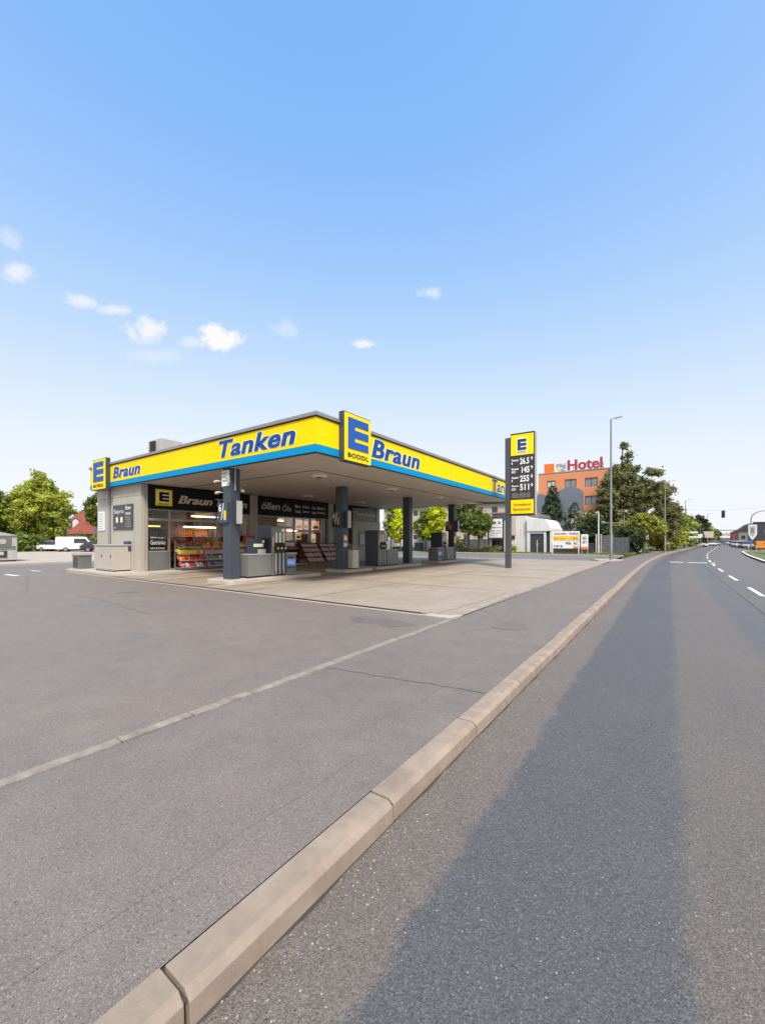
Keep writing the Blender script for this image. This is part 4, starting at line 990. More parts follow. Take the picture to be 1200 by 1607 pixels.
lamp(2.6, 100, 9.4, 1.1, 'third grey street lamp beside the white direction signs', .10, R(30))
lamp(9.0, 150, 9.0, 1.1, 'farthest street lamp above the trees at the end of the road', .10, R(30))
# curved mast lamp at the right
t = thing('curved_mast', 'grey mast with arm curving over the road at the right edge, carrying a crest banner', 'mast', (9.82, 80.2, 0))
pts = [(9.82, 80.2, 0), (9.82, 80.2, 4.7)] + [(9.82 + 1.6 * (1 - math.cos(R(a))), 80.2 + 0.4 * (1 - math.cos(R(a))), 4.7 + 1.25 * math.sin(R(a))) for a in range(10, 91, 10)] + [(14, 81.3, 6.1)]
mb = MB(); mb.tube(pts, .07, 8); mb.build('pole', m_galv, t, smooth=True)
mb = MB(); mb.prism([(9.5, 3.9), (10.45, 3.9), (10.45, 2.5), (10.15, 1.9), (9.95, 1.7), (9.75, 1.9), (9.5, 2.5)], 80.0, 80.03, axis='y'); mb.build('banner', m_white, t)
mb = MB(); mb.prism([(9.66, 3.7), (10.29, 3.7), (10.29, 2.7), (10.05, 2.2), (9.85, 2.2), (9.66, 2.7)], 79.97, 79.995, axis='y'); mb.build('crest', m_lgrey, t)
text('B', m_mgrey, t, (9.8, 79.968, 2.7), .34, .7, 'S', bold=.03, depth=.01)
# traffic light hanging from a span wire
t = thing('traffic_light', 'dark traffic light hanging on a thin wire above the road', 'traffic light', (9.9, 116, 5.6))
mb = MB(); mb.box(9.35, 9.95, 115.8, 116.2, 6.5, 8.1); mb.build('housing', m_dgrey, t, bevel=.04)
for k, (z, mt) in enumerate(((7.75, m_rust), (7.3, m_capd), (6.85, m_navy))):
    mb = MB(); mb.tube([(9.65, 115.79, z), (9.65, 115.6, z + .02)], [.17, .19], 12); mb.build('visor', m_black, t)
    mb = MB(); mb.tube([(9.65, 115.785, z), (9.65, 115.77, z)], .14, 12); mb.build('lens', mt, t)
mb = MB(); mb.tube([(3.2, 118, 8.7), (9.65, 116, 8.12), (20, 114, 8.7)], .012, 5); o = mb.build('span_wire', m_galv); tag(o, 'thin wire stretched across the road carrying the traffic light', 'wire')
t = thing('wire_post', 'slim grey post holding the left end of the wire over the road', 'post', (3.2, 118, 0)); mb = MB(); mb.tube([(3.2, 118, 0), (3.2, 118, 8.75)], [.09, .06], 8); mb.build('pole', m_galv, t); mb = MB(); mb.cyl(3.2, 118, 8.751, 8.85, .09, 8); mb.build('cap', m_galv, t)
# sign bridge arm: post with a horizontal arm (back side seen)
t = thing('arm_post', 'grey post with a horizontal arm and round sign backs in front of the tall tree', 'sign post', (-4.7, 60, 0))
mb = MB(); mb.tube([(-4.7, 60, 0), (-4.7, 60, 5.4)], .07, 10).tube([(-4.7, 60, 3.85), (-6.9, 59.3, 3.85)], .04, 8); mb.build('post', m_galv, t, smooth=True)
mb = MB(); mb.tube([(-6.85, 59.2, 3.9), (-7.15, 59.1, 3.95)], [.16, .07], 10); mb.build('lamp_head', m_lgrey, t, smooth=True)
mb = MB(); mb.tube([(-4.7, 59.9, 5.25), (-4.45, 59.8, 5.3)], [.08, .18], 8); mb.build('lamp_head', m_lgrey, t, smooth=True)
mb = MB(); mb.box(-4.85, -4.55, 59.85, 59.92, 1.1, 1.6); mb.build('plate', m_lgrey, t)
def flagpost(x, y, h_, lab):
    t = thing('white_post', lab, 'post', (x, y, 0)); mb = MB(); mb.tube([(x, y, 0), (x, y, h_)], [.07, .05], 8); mb.build('pole', m_white, t)
    mb = MB(); mb.tube([(x, y, h_), (x - .25, y - .1, h_ - .15), (x - .35, y - .1, h_ - .05)], [.06, .09, .02], 8); mb.build('head', m_lgrey, t, smooth=True)
flagpost(-6.6, 52.2, 4.9, 'tall thin white post beside the dark slatted fence')
# ================================================================ BACKDROP BUILDINGS
m_orangew = M('orange_render', (.66, .26, .125), .8, .05, .5, grime=.1)
m_bluew = M('slate_render', (.16, .185, .235), .8, .05, .5)
m_curtain = M('curtain', (.55, .52, .50), .8, .1, 4)
m_winf = M('window_frame_dark', (.035, .022, .02), .5, .1)
m_wwall = M('white_sheet_wall', (.66, .65, .63), .55, .05, .8, grime=.25)
m_beigeb = M('beige_render', (.50, .41, .35), .8, .06, .3, grime=.15)
HY = 70.0
hot = thing('hotel_building', 'orange hotel block with slate blue wall fields behind the trees', 'hotel', (-11, HY, 0))
openings = []
def wall_with_holes(x0, x1, z0, z1, holes, y, th_, mat, name, parent):
    xs = sorted({x0, x1, *[h[0] for h in holes], *[h[1] for h in holes]}); zs = sorted({z0, z1, *[h[2] for h in holes], *[h[3] for h in holes]})
    mb = MB()
    for a, b in zip(xs[:-1], xs[1:]):
        for c, d in zip(zs[:-1], zs[1:]):
            mx_, mz_ = (a + b) / 2, (c + d) / 2
            if any(h[0] < mx_ < h[1] and h[2] < mz_ < h[3] for h in holes): continue
            vs = [(a, y, c), (b, y, c), (b, y, d), (a, y, d)]; mb.add(vs, [(0, 1, 2, 3)])
    for h in holes:
        a, b, c, d = h
        mb.add([(a, y, c), (b, y, c), (b, y, d), (a, y, d), (a, y + th_, c), (b, y + th_, c), (b, y + th_, d), (a, y + th_, d)], [(0, 4, 5, 1), (1, 5, 6, 2), (2, 6, 7, 3), (3, 7, 4, 0)])
    return mb.build(name, mat, parent)
wx = [(-16.36, -15.05), (-13.65, -11.97), (-10.75, -8.95), (-8.3, -6.9)]
holes = [(a, b, z, z + 1.35) for a, b in wx for z in (9.95, 7.15, 4.35, 1.2)]
wall_with_holes(-17.7, -6.2, 0, 12.45, holes, HY, .25, m_orangew, 'wall', hot)
mb = MB(); mb.box(-17.7, -17.45, HY + .01, HY + 14, 0, 12.44).box(-6.45, -6.2, HY + .01, HY + 14, 0, 12.44).box(-17.7, -6.2, HY + 14, HY + 14.2, 0, 12.44); mb.build('side_wall', m_orangew, hot)
mb = MB(); mb.box(-17.75, -6.15, HY - .05, HY + 14.2, 12.451, 12.6); mb.build('roof', m_cap, hot)
for i, (a, b, z0, z1) in enumerate(holes):
    mb = MB(); w = .07
    mb.box(a, b, HY + .12, HY + .18, z0, z0 + w).box(a, b, HY + .12, HY + .18, z1 - w, z1).box(a, a + w, HY + .12, HY + .18, z0 + w, z1 - w).box(b - w, b, HY + .12, HY + .18, z0 + w, z1 - w).box((a + b) / 2 - .04, (a + b) / 2 + .04, HY + .12, HY + .18, z0 + w, z1 - w)
    o = mb.build('window', m_winf, hot)
    mb = MB(); mb.box(a + w, b - w, HY + .15, HY + .16, z0 + w, z1 - w); mb.build('pane', m_curtain if i in (0, 1) else M('hotel_pane', (.20, .22, .25), .15, .2, spec=.8) if i == 2 else bpy.data.materials.get('hotel_pane', m_cgl), o)
# slate blue projecting wall fields with arched tops
def field(x0, x1, ztop, rise, lab):
    mb = MB(); pts = [(x0, 0), (x1, 0)]
    for k in range(13):
        u = k / 12; pts.append((x1 + (x0 - x1) * u, ztop + rise * math.sin(math.pi * u) ** .6 if rise > 0 else ztop))
    mb.prism(pts, HY - .9, HY - .02, axis='y'); return mb.build('wall_field', m_bluew, hot)
field(-14.6, -10.95, 9.2, .7, ''); field(-17.72, -16.45, 8.9, .25, ''); field(-8.6, -6.2, 6.8, .3, '')
# roof sign
for i, (x0, x1, mt, lab) in enumerate([(-16.86, -15.3, m_orange, 'orange square roof sign plate left on the hotel roof')]):
    t = thing('roof_sign_square', lab, 'sign', ((x0 + x1) / 2, HY + .3, 12.6)); mb = MB(); mb.box(x0, x1, HY + .2, HY + .35, 12.62, 14.1); mb.build('plate', M('sign_orange', (.80, .17, .01), .4, .05), t, bevel=.03)
    mb = MB(); mb.box(x0 + .3, x0 + .4, HY + .36, HY + .5, 12.6, 13.8).box(x1 - .4, x1 - .3, HY + .36, HY + .5, 12.6, 13.8); mb.build('brace', m_galv, t)
t = thing('roof_sign_grid', 'small square sign of blue and yellow tiles on the hotel roof', 'sign', (-14.2, HY + .3, 12.6))
mb = MB(); mb.box(-15.0, -13.5, HY + .2, HY + .3, 12.66, 14.0)
for i in range(6):
    for k in range(6):
        mi = 2 if (i < 3 and k < 3) else 1
        if (i * 5 + k * 3) % 7 == 0: continue
        mb.box(-14.96 + i * .24, -14.78 + i * .24, HY + .17, HY + .199, 12.70 + k * .215, 12.86 + k * .215, mi)
mb.build('tile_panel', [m_white, M('tile_blue', (.22, .25, .40), .5, .1), M('tile_yellow', (.75, .60, .12), .5, .1)], t)
t = thing('hotel_sign', 'large red letters on the hotel roof', 'sign', (-10.6, HY + .3, 12.6))
text('Hotel', M('sign_red', (.42, .035, .05), .4, .06), t, (-13.3, HY + .3, 12.72), 4.9, 1.65, 'S', strike=1, bold=.02, depth=.25)
mb = MB(); mb.box(-13.0, -8.0, HY + .28, HY + .34, 12.62, 12.70)
for x in (-12.5, -11, -9.5, -8.3): mb.box(x, x + .06, HY + .34, HY + .5, 12.6, 13.6)
mb.build('rail', m_galv, t)
0 and text('m', M('sign_pink', (.6, .3, .28), .5, .1), t, (-7.9, HY + .3, 12.9), 1.2, 1.3, 'S', bold=.02, depth=.2)
# beige building behind the young trees, seen below the canopy
bb = thing('apartment_building', 'long pale beige building with dark windows behind the young trees', 'building', (-36, 86, 0))
hol = [(x, x + 1.4, z, z + 1.5) for x in np.arange(-58, -19, 3.3) for z in (1.4, 4.4, 7.4)]
wall_with_holes(-60, -18.5, 0, 9.6, hol, 86, .25, m_beigeb, 'wall', bb)
mb = MB(); mb.box(-60, -59.8, 86.01, 98, 0, 9.59).box(-18.7, -18.5, 86.01, 98, 0, 9.59).box(-60, -18.5, 98, 98.2, 0, 9.59); mb.build('side_wall', m_beigeb, bb)
mb = MB(); mb.prism([(85.4, 9.6), (92, 12.2), (98.8, 9.6)], -60.4, -18.1, axis='x'); mb.build('roof', M('brown_roof', (.36, .22, .17), .8, .12), bb)
for i, h_ in enumerate(hol):
    mb = MB(); mb.box(h_[0], h_[1], 86.14, 86.2, h_[2], h_[3], 0).box(h_[0] + .08, h_[1] - .08, 86.13, 86.139, h_[2] + .08, h_[3] - .08, 1); mb.build('window', [m_white, m_cgl], bb)
# white sheet metal hall with framed boards
wh = thing('warehouse', 'white sheet metal hall with a beige top storey right of the canopy', 'hall', (-17, 52, 0))
mb = MB(); x = -19.0
while x < -14.6:
    mb.box(x, x + .33, 52, 52.2, 0, 4.1 if x < -16.8 else 4.75); mb.box(x + .335, x + .365, 52.05, 52.2, 0, 4.1 if x < -16.8 else 4.75); x += .37
mb.box(-19.0, -18.8, 52.2, 66, 0, 4.1).box(-14.75, -14.6, 52.2, 66, 0, 4.7).box(-19, -14.6, 66, 66.2, 0, 4.7)
mb.build('wall', m_wwall, wh)
mb = MB(); mb.box(-19.2, -16.2, 52.5, 66, 4.1, 5.1); mb.build('upper_storey', m_beigeb, wh)
mb = MB(); mb.box(-19.3, -14.5, 51.9, 66.3, 5.101, 5.25).box(-16.19, -14.5, 52.3, 66.2, 4.751, 5.1); mb.build('roof', m_cap, wh)
mb = MB(); mb.box(-16.55, -15.9, 51.93, 51.999, 2.3, 4.6); w_ = mb.build('window', m_beigeb, wh); mb = MB(); mb.box(-16.5, -16.0, 51.9, 51.929, 1.75, 2.2); mb.build('vent', m_winf, wh)
t = thing('notice_stand', 'dark framed stand with two white boards left of the tall price board', 'sign', (-18.2, 51.3, 0))
mb = MB(); mb.box(-19.35, -19.15, 51.3, 51.4, 0, 4.6).box(-17.4, -17.2, 51.3, 51.4, 0, 4.6).box(-19.149, -17.401, 51.3, 51.4, 4.4, 4.6).box(-19.149, -17.401, 51.3, 51.4, 1.75, 1.95); mb.build('frame', m_dgrey, t)
mb = MB(); mb.box(-19.14, -17.41, 51.25, 51.29, 3.3, 4.38); p1 = mb.build('board', m_white, t); text('EB 2', m_capd, p1, (-19.0, 51.249, 3.72), 1.4, .34, 'S', bold=.04, depth=.01)
mb = MB(); mb.box(-19.14, -17.41, 51.25, 51.29, 1.98, 3.2); p2 = mb.build('board', m_white, t)
text('Lager und\nVersand 3\nBüro 1', m_mgrey, p2, (-19.0, 51.249, 2.15), 1.4, .85, 'S', bold=.0, depth=.01)
# gate house with curved white hood
gh = thing('gate_house', 'white garage with a curved hood over dark double gates', 'garage', (-13, 52, 0))
mb = MB(); pts = [(-14.45, 2.75), (-11.6, 2.75)] + [(-11.6 + (-.9) * (k / 6) * 1.0, 3.0 + 1.25 * math.sin(R(90 * k / 6))) for k in range(7)] + [(-14.45, 4.35)]
mb.prism(pts, 51.6, 58, axis='y'); mb.build('hood', m_wwall, gh, bevel=.02)
mb = MB(); mb.box(-14.45, -14.1, 51.7, 58, 0, 2.749).box(-12.45, -12.2, 51.7, 58, 0, 2.749).box(-11.75, -11.6, 51.7, 58, 0, 2.749).box(-14.09, -12.46, 51.75, 52, 2.45, 2.749); mb.build('wall', m_wwall, gh)
for a, b in ((-14.09, -13.29), (-13.27, -12.46)):
    mb = MB()
    for k in range(6): mb.box(a, b, 51.86, 51.92, .05 + k * .4, .44 + k * .4)
    g_ = mb.build('gate', m_dgrey, gh); mb = MB(); mb.box(b - .12 if a < -14 else a + .06, b - .06 if a < -14 else a + .12, 51.8, 51.859, .9, 1.3); mb.build('handle', m_steel, g_)
mb = MB(); mb.box(-12.19, -11.76, 51.9, 51.95, 0, 2.74); mb.build('side_door', m_dgrey, gh)
mb = MB(); mb.tube([(-12.95, 50.6, 0), (-12.95, 50.6, 1.7)], .05, 8); o = mb.build('bollard', m_lgrey); tag(o, 'slim grey post standing in front of the dark double gates', 'post')
# white garden wall
t = thing('garden_wall', 'long low white wall behind the young trees', 'wall', (-27, 52, 0))
mb = MB(); x = -44
while x < -19.4: mb.box(x, x + 2.37, 52.0, 52.15, 0, 1.75); x += 2.4
mb.build('panel', m_wwall, t)
for x in np.arange(-44.02, -19.3, 2.4):
    mb = MB(); mb.box(x - .06, x + .08, 51.93, 51.999, 0, 1.82); mb.build('post', m_lgrey, t)
# billboards
t = thing('billboard', 'wide white and yellow advertising board on two thin white legs', 'billboard', (-9.5, 49.5, 0))
mb = MB(); mb.box(-10.95, -8.12, 49.45, 49.55, .72, 2.66); mb.build('board', m_white, t)
mb = MB(); mb.box(-10.93, -8.14, 49.43, 49.449, 1.62, 2.12); mb.build('yellow_band', M('board_yellow', (.85, .52, .03), .5, .1), t)
mb = MB(); mb.box(-8.75, -8.14, 49.43, 49.449, .74, .98); mb.build('orange_band', m_orange, t)
text('Autoteile - Reifen', m_rust, t, (-10.8, 49.449, 2.26), 2.5, .26, 'S', bold=.02, depth=.01)
text('Service', m_orange, t, (-10.8, 49.429, 1.74), 1.2, .24, 'S', bold=.02, depth=.01)
text('Öl', m_mgrey, t, (-8.9, 49.429, 1.74), .55, .24, 'S', bold=.02, depth=.01)
text('100 %', m_capd, t, (-10.8, 49.449, .84), .95, .24, 'S', bold=.03, depth=.01); text('Wir  A1', m_capd, t, (-9.6, 49.449, 1.12), 1.2, .36, 'S', bold=.03, depth=.01)
for x in (-10.97, -8.25):
    mb = MB(); mb.box(x, x + .08, 49.38, 49.449 - .02, 0, 2.66); mb.build('leg', m_white, t)
t = thing('info_board', 'narrow white board with a red band right of the advertising board', 'sign', (-7.6, 49.2, 0))
mb = MB(); mb.box(-8.02, -7.3, 49.65, 49.72, .62, 2.3); mb.build('board', m_white, t)
mb = MB(); mb.box(-8.0, -7.32, 49.63, 49.649, .65, .92); mb.build('red_band', m_orange, t)
text('NEU\nAB 9', m_mgrey, t, (-7.9, 49.649, 1.25), .45, .8, 'S', bold=.03, depth=.01)
mb = MB(); mb.box(-7.98, -7.92, 49.73, 49.79, 0, 2.2); mb.build('leg', m_lgrey, t); mb = MB(); mb.box(-7.4, -7.34, 49.73, 49.79, 0, 2.2); mb.build('leg', m_lgrey, t)
# low dark wall, gate and slatted fence
t = thing('dark_wall', 'low dark grey wall behind the advertising boards', 'wall', (-9.3, 52, 0)); mb = MB(); mb.box(-11.59, -7.1, 52.1, 52.3, 0, 1.2); mb.build('panel', m_dgrey, t); mb = MB(); mb.box(-11.59, -7.1, 52.05, 52.35, 1.201, 1.26); mb.build('coping', m_mgrey, t)
t = thing('metal_gate', 'pale metal gate with horizontal bars beside the dark slatted fence', 'gate', (-6.6, 53, 0))
mb = MB(); mb.box(-7.0, -6.85, 52.9, 53.05, 0, 2.35).box(-6.5, -6.38, 52.9, 53.05, 0, 2.35).box(-5.35, -5.25, 52.9, 53.05, 0, 2.3); mb.build('post', m_lgrey, t)
mb = MB()
for k in range(11): mb.box(-6.37, -5.36, 52.95, 52.98, .15 + k * .19, .27 + k * .19)
mb.build('bars', m_galv, t)
t = thing('slat_fence', 'dark weathered vertical slat fence between the gate and the hedge', 'fence', (-3.8, 53, 0))
mb = MB(); x = -5.2
while x < -3.75: mb.box(x, x + .12, 53, 53.03, .05, 1.95 + rr.uniform(-.03, .03)); x += .135
mb.build('slats', M('weathered_slat', (.10, .105, .12), .8, .2), t)
for x in (-5.2, -4.4, -3.65):
    mb = MB(); mb.box(x - .05, x + .05, 53.04, 53.14, 0, 2.0); mb.build('post', m_dgrey, t)
t = thing('white_shed', 'small white shed half hidden under the hanging ivy', 'shed', (-2.5, 66, 0))
mb = MB(); mb.box(-4.2, -2.9, 66, 69, 0, 2.2); mb.build('wall', m_white, t)
mb = MB(); mb.box(-4.3, -2.8, 65.9, 69.1, 2.201, 2.32); mb.build('roof', m_cap, t); mb = MB(); mb.box(-2.895, -2.86, 66.2, 67.2, .1, 2.0); mb.build('door', m_lgrey, t)

# ---------------------------------------------------------------- far end of the road
def block(name, lab, cat, x0, x1, y0, y1, h_, mat, roofm=None, gable=0, wins=(), winm=m_cgl):
    t = thing(name, lab, cat, ((x0 + x1) / 2, y0, 0)); mb = MB(); mb.box(x0, x1, y0, y1, -.2, h_); mb.build('wall', mat, t)
    mb = MB()
    if gable: mb.prism([(x0 - .3, h_ + .001), (x1 + .3, h_ + .001), ((x0 + x1) / 2, h_ + gable)], y0 - .3, y1 + .3, axis='y')
    else: mb.box(x0 - .1, x1 + .1, y0 - .1, y1 + .1, h_ + .001, h_ + .25)
    mb.build('roof', roofm or m_cap, t)
    for (a, b, c, d) in wins:
        mb = MB(); mb.box(a, b, y0 - .06, y0 - .001, c, d); mb.build('window', winm, t)
    return t
t = block('road_bridge', 'white bridge or hall front closing the far end of the road', 'bridge', 18, 29, 262, 270, 6.3, m_white, None, 0, [])
for c in list(t.children):
    pass
mb = MB(); mb.box(18.2, 28.8, 261.6, 261.99, -.2, 2.6); mb.build('underpass', m_mgrey, t)
text('Markt', m_lgrey, t, (20, 261.99, 3.8), 4.5, 1.5, 'S', bold=.03, depth=.1)
block('red_building', 'small red building with a pitched roof at the far end of the road', 'building', 21.6, 25.5, 222, 232, 4.6, M('red_render', (.36, .035, .07), .7, .1), M('dark_roof', (.10, .04, .05), .7, .1), 1.4, [(22.4, 23.2, 2.2, 3.4), (24, 24.8, 2.2, 3.4)])
block('brown_house', 'brownish gabled house beside the red building far down the road', 'house', 20.6, 26.2, 196, 206, 4.8, M('brown_render', (.24, .20, .15), .8, .1), M('dark_roof', (.05, .045, .045), .8, .1), 2.6, [(21.4, 22.4, 2, 3.2), (24, 25, 2, 3.2)])
block('blue_kiosk', 'narrow blue advertising tower between the brown house and the dark hall', 'advertising tower', 17.9, 19.6, 150, 152, 5.9, M('blue_tower', (.02, .08, .36), .5, .1), m_dgrey, 0, [(18.2, 19.3, 3.6, 4.8)], m_white)
dh = block('dark_hall', 'dark violet grey flat hall at the right edge above an orange band', 'hall', 14.3, 40, 114, 140, 5.15, M('violet_cladding', (.062, .052, .072), .6, .1), m_dgrey, 0, [(16.1, 17.0, 3.0, 3.9)], m_white)
dhw = [c for c in dh.children if c.name.startswith('wall')][0]; bpy.data.objects.remove(dhw)
for c in [c for c in dh.children if c.name.startswith('roof')]: bpy.data.objects.remove(c)
MB().prism([(14.3, 114), (40, 114), (44, 136), (24, 138)], -.2, 5.15).build('wall', bpy.data.materials['violet_cladding'], dh)
MB().prism([(14.2, 113.9), (40.1, 113.9), (44.1, 136.1), (23.9, 138.1)], 5.151, 5.4).build('roof', m_dgrey, dh)
mb = MB()
for k in range(12): mb.box(14.35, 39.9, 113.93, 113.96, .6 + k * .38, .62 + k * .38)
mb.build('cladding_joint', m_dgrey, dh)
t = thing('orange_container', 'bright orange container with dark slot at the right edge of the road', 'container', (15, 101, 0))
mb = MB(); mb.box(13.1, 19.2, 101, 103.4, .15, 1.45); mb.build('body', M('container_orange', (.70, .26, .02), .5, .15), t, bevel=.03)
mb = MB(); mb.box(14.2, 17.0, 100.96, 100.999, .85, 1.15); mb.build('slot', m_rust, t); mb = MB(); mb.box(13.2, 19.1, 101.1, 103.3, -.05, .149); mb.build('base', m_dgrey, t)
for i, (x, y, lab) in enumerate([(7.95, 66.7, 'left one of two small red and white striped posts on the grass island'), (8.75, 67.4, 'right one of two small red and white striped posts on the grass island')]):
    t = thing('marker_post', lab, 'marker post', (x, y, 0), 0, 'striped posts on the grass island'); mb = MB()
    for k in range(4): mb.box(x - .07, x + .07, y - .04, y + .04, .02 + k * .22, .24 + k * .22, k % 2)
    mb.build('post', [m_rust, m_beigeb], t); mb = MB(); mb.box(x - .11, x + .11, y - .06, y + .06, .901, .94); mb.build('cap', m_lgrey, t)
def signpost(x, y, parts, lab, h_):
    t = thing('road_sign', lab, 'road sign', (x, y, 0)); mb = MB(); mb.tube([(x, y, 0), (x, y, h_)], .06, 8); mb.build('post', m_galv, t)
    for (x0, x1, z0, z1, mt) in parts:
        mb = MB(); mb.box(x + x0, x + x1, y - .12, y - .07, z0, z1); mb.build('sign_plate', mt, t, bevel=.02)
signpost(3.9, 97, [(-1.9, .5, 2.9, 3.25, m_white), (-1.1, 1.0, 2.0, 2.35, m_white)], 'two white direction arrows stacked on a post left of the road', 5.4)
signpost(5.4, 110, [(-.4, .4, 2.2, 2.9, m_white)], 'small white square sign on a post behind the direction arrows', 4.6)
signpost(8.4, 138, [(-1.1, 1.1, 2.2, 3.9, M('faded_board', (.62, .48, .42), .6, .1))], 'pale advertising board left of the road before the parked cars', 3.9)
signpost(4.4, 121, [(-.3, .3, .4, 1.4, m_white)], 'low white plate on a post at the foot of the roadside trees', 1.5)

# ---------------------------------------------------------------- left background
kz = thing('service_kiosk', 'grey self-service kiosk with a pitched pale roof at the left edge', 'kiosk', (-41, 9.5, .05), 0)
kX, k0, k1 = -40.7, 4.4, 9.45
mb = MB(); mb.box(kX - 3, kX, k0, k1, .15, 2.0); mb.build('body', m_lgrey, kz, bevel=.06)
mb = MB(); mb.prism([(k0 - .1, 2.001), (k1 + .05, 2.001), ((k0 + k1) / 2 - .3, 2.75)], kX - 3.1, kX + .1, axis='x'); mb.build('roof', m_lgrey, kz)
mb = MB(); mb.box(kX + .001, kX + .03, k0 + .1, k1 - .1, 1.12, 1.19).box(kX + .001, kX + .03, k0 + .1, k1 - .1, .98, 1.03); mb.build('trim', m_dgrey, kz)
for a, b, c, d, mt in ((k1 - 1.35, k1 - .35, 1.27, 1.85, m_mgrey), (k1 - 2.5, k1 - 1.5, 1.27, 1.85, m_pd), (k1 - 4.2, k1 - 2.7, 1.27, 1.85, m_mgrey), (k1 - 2.9, k1 - .6, .35, .88, m_dgrey)):
    mb = MB(); mb.box(kX + .001, kX + .04, a, b, c, d); mb.build('panel', mt, kz, bevel=.015)
mb = MB(); mb.tube([(kX + .041, k1 - .85, 1.56), (kX + .07, k1 - .85, 1.56)], .2, 20); mb.build('dial', m_lgrey, kz)
mb = MB(); mb.box(kX + .041, kX + .05, k1 - 1.35, k1 - .8, .55, .8); mb.build('label_plate', m_beigeb, kz); mb = MB(); mb.box(kX - 2.9, kX - .06, k0 + .05, k1 - .05, .04, .149); mb.build('base', m_black, kz)
rh = thing('red_roof_house', 'house with a large red tiled roof and a white arched dormer window', 'house', (-98, 32, 0))
mb = MB(); mb.box(-105, -91, 30, 40, 0, 3.0); mb.build('wall', m_beigeb, rh)
mb = MB(); z = 3.0
mb.add([(-106, 29.2, 2.8), (-90, 29.2, 2.8), (-90, 41, 2.8), (-106, 41, 2.8), (-101, 35, 8.9), (-96.5, 35, 8.9)], [(0, 1, 5, 4), (1, 2, 5), (2, 3, 4, 5), (3, 0, 4), (0, 3, 2, 1)])
rf = mb.build('roof', M('red_tiles', (.26, .062, .035), .8, .16, 1.2, bump=.3, bsc=12), rh)
d_ = Vector((.88, -.47, 0))
mb = MB(); mb.prism([(30.1 + a, b) for a, b in ((0, 3.7), (1.5, 3.7), (1.5, 5.3), (1.15, 5.8), (.75, 6.0), (.35, 5.8), (0, 5.3))], -98, -95.3, axis='x'); dm = mb.build('dormer', M('dormer_frame', (.12, .10, .10), .7, .1), rf)
mb = MB(); mb.prism([(30.1 + a, b) for a, b in ((.25, 3.95), (1.25, 3.95), (1.25, 5.25), (1.0, 5.6), (.75, 5.72), (.5, 5.6), (.25, 5.25))], -95.29, -95.2, axis='x'); mb.build('window', m_white, dm)
mb = MB(); mb.prism([(-87.5, 2.4), (-80.5, 2.4), (-80.5, 3.1), (-84, 5.4), (-87.5, 3.1)], 31, 38, axis='y')
gb = thing('pale_gable', 'pale gabled outbuilding with grey wall at the right of the red roof', 'outbuilding', (-84, 31, 0)); mb2 = MB(); mb2.box(-87.4, -80.6, 31.2, 37.8, 0, 2.399); mb2.build('wall', m_bluew, gb); mb.build('roof', m_lgrey, gb)
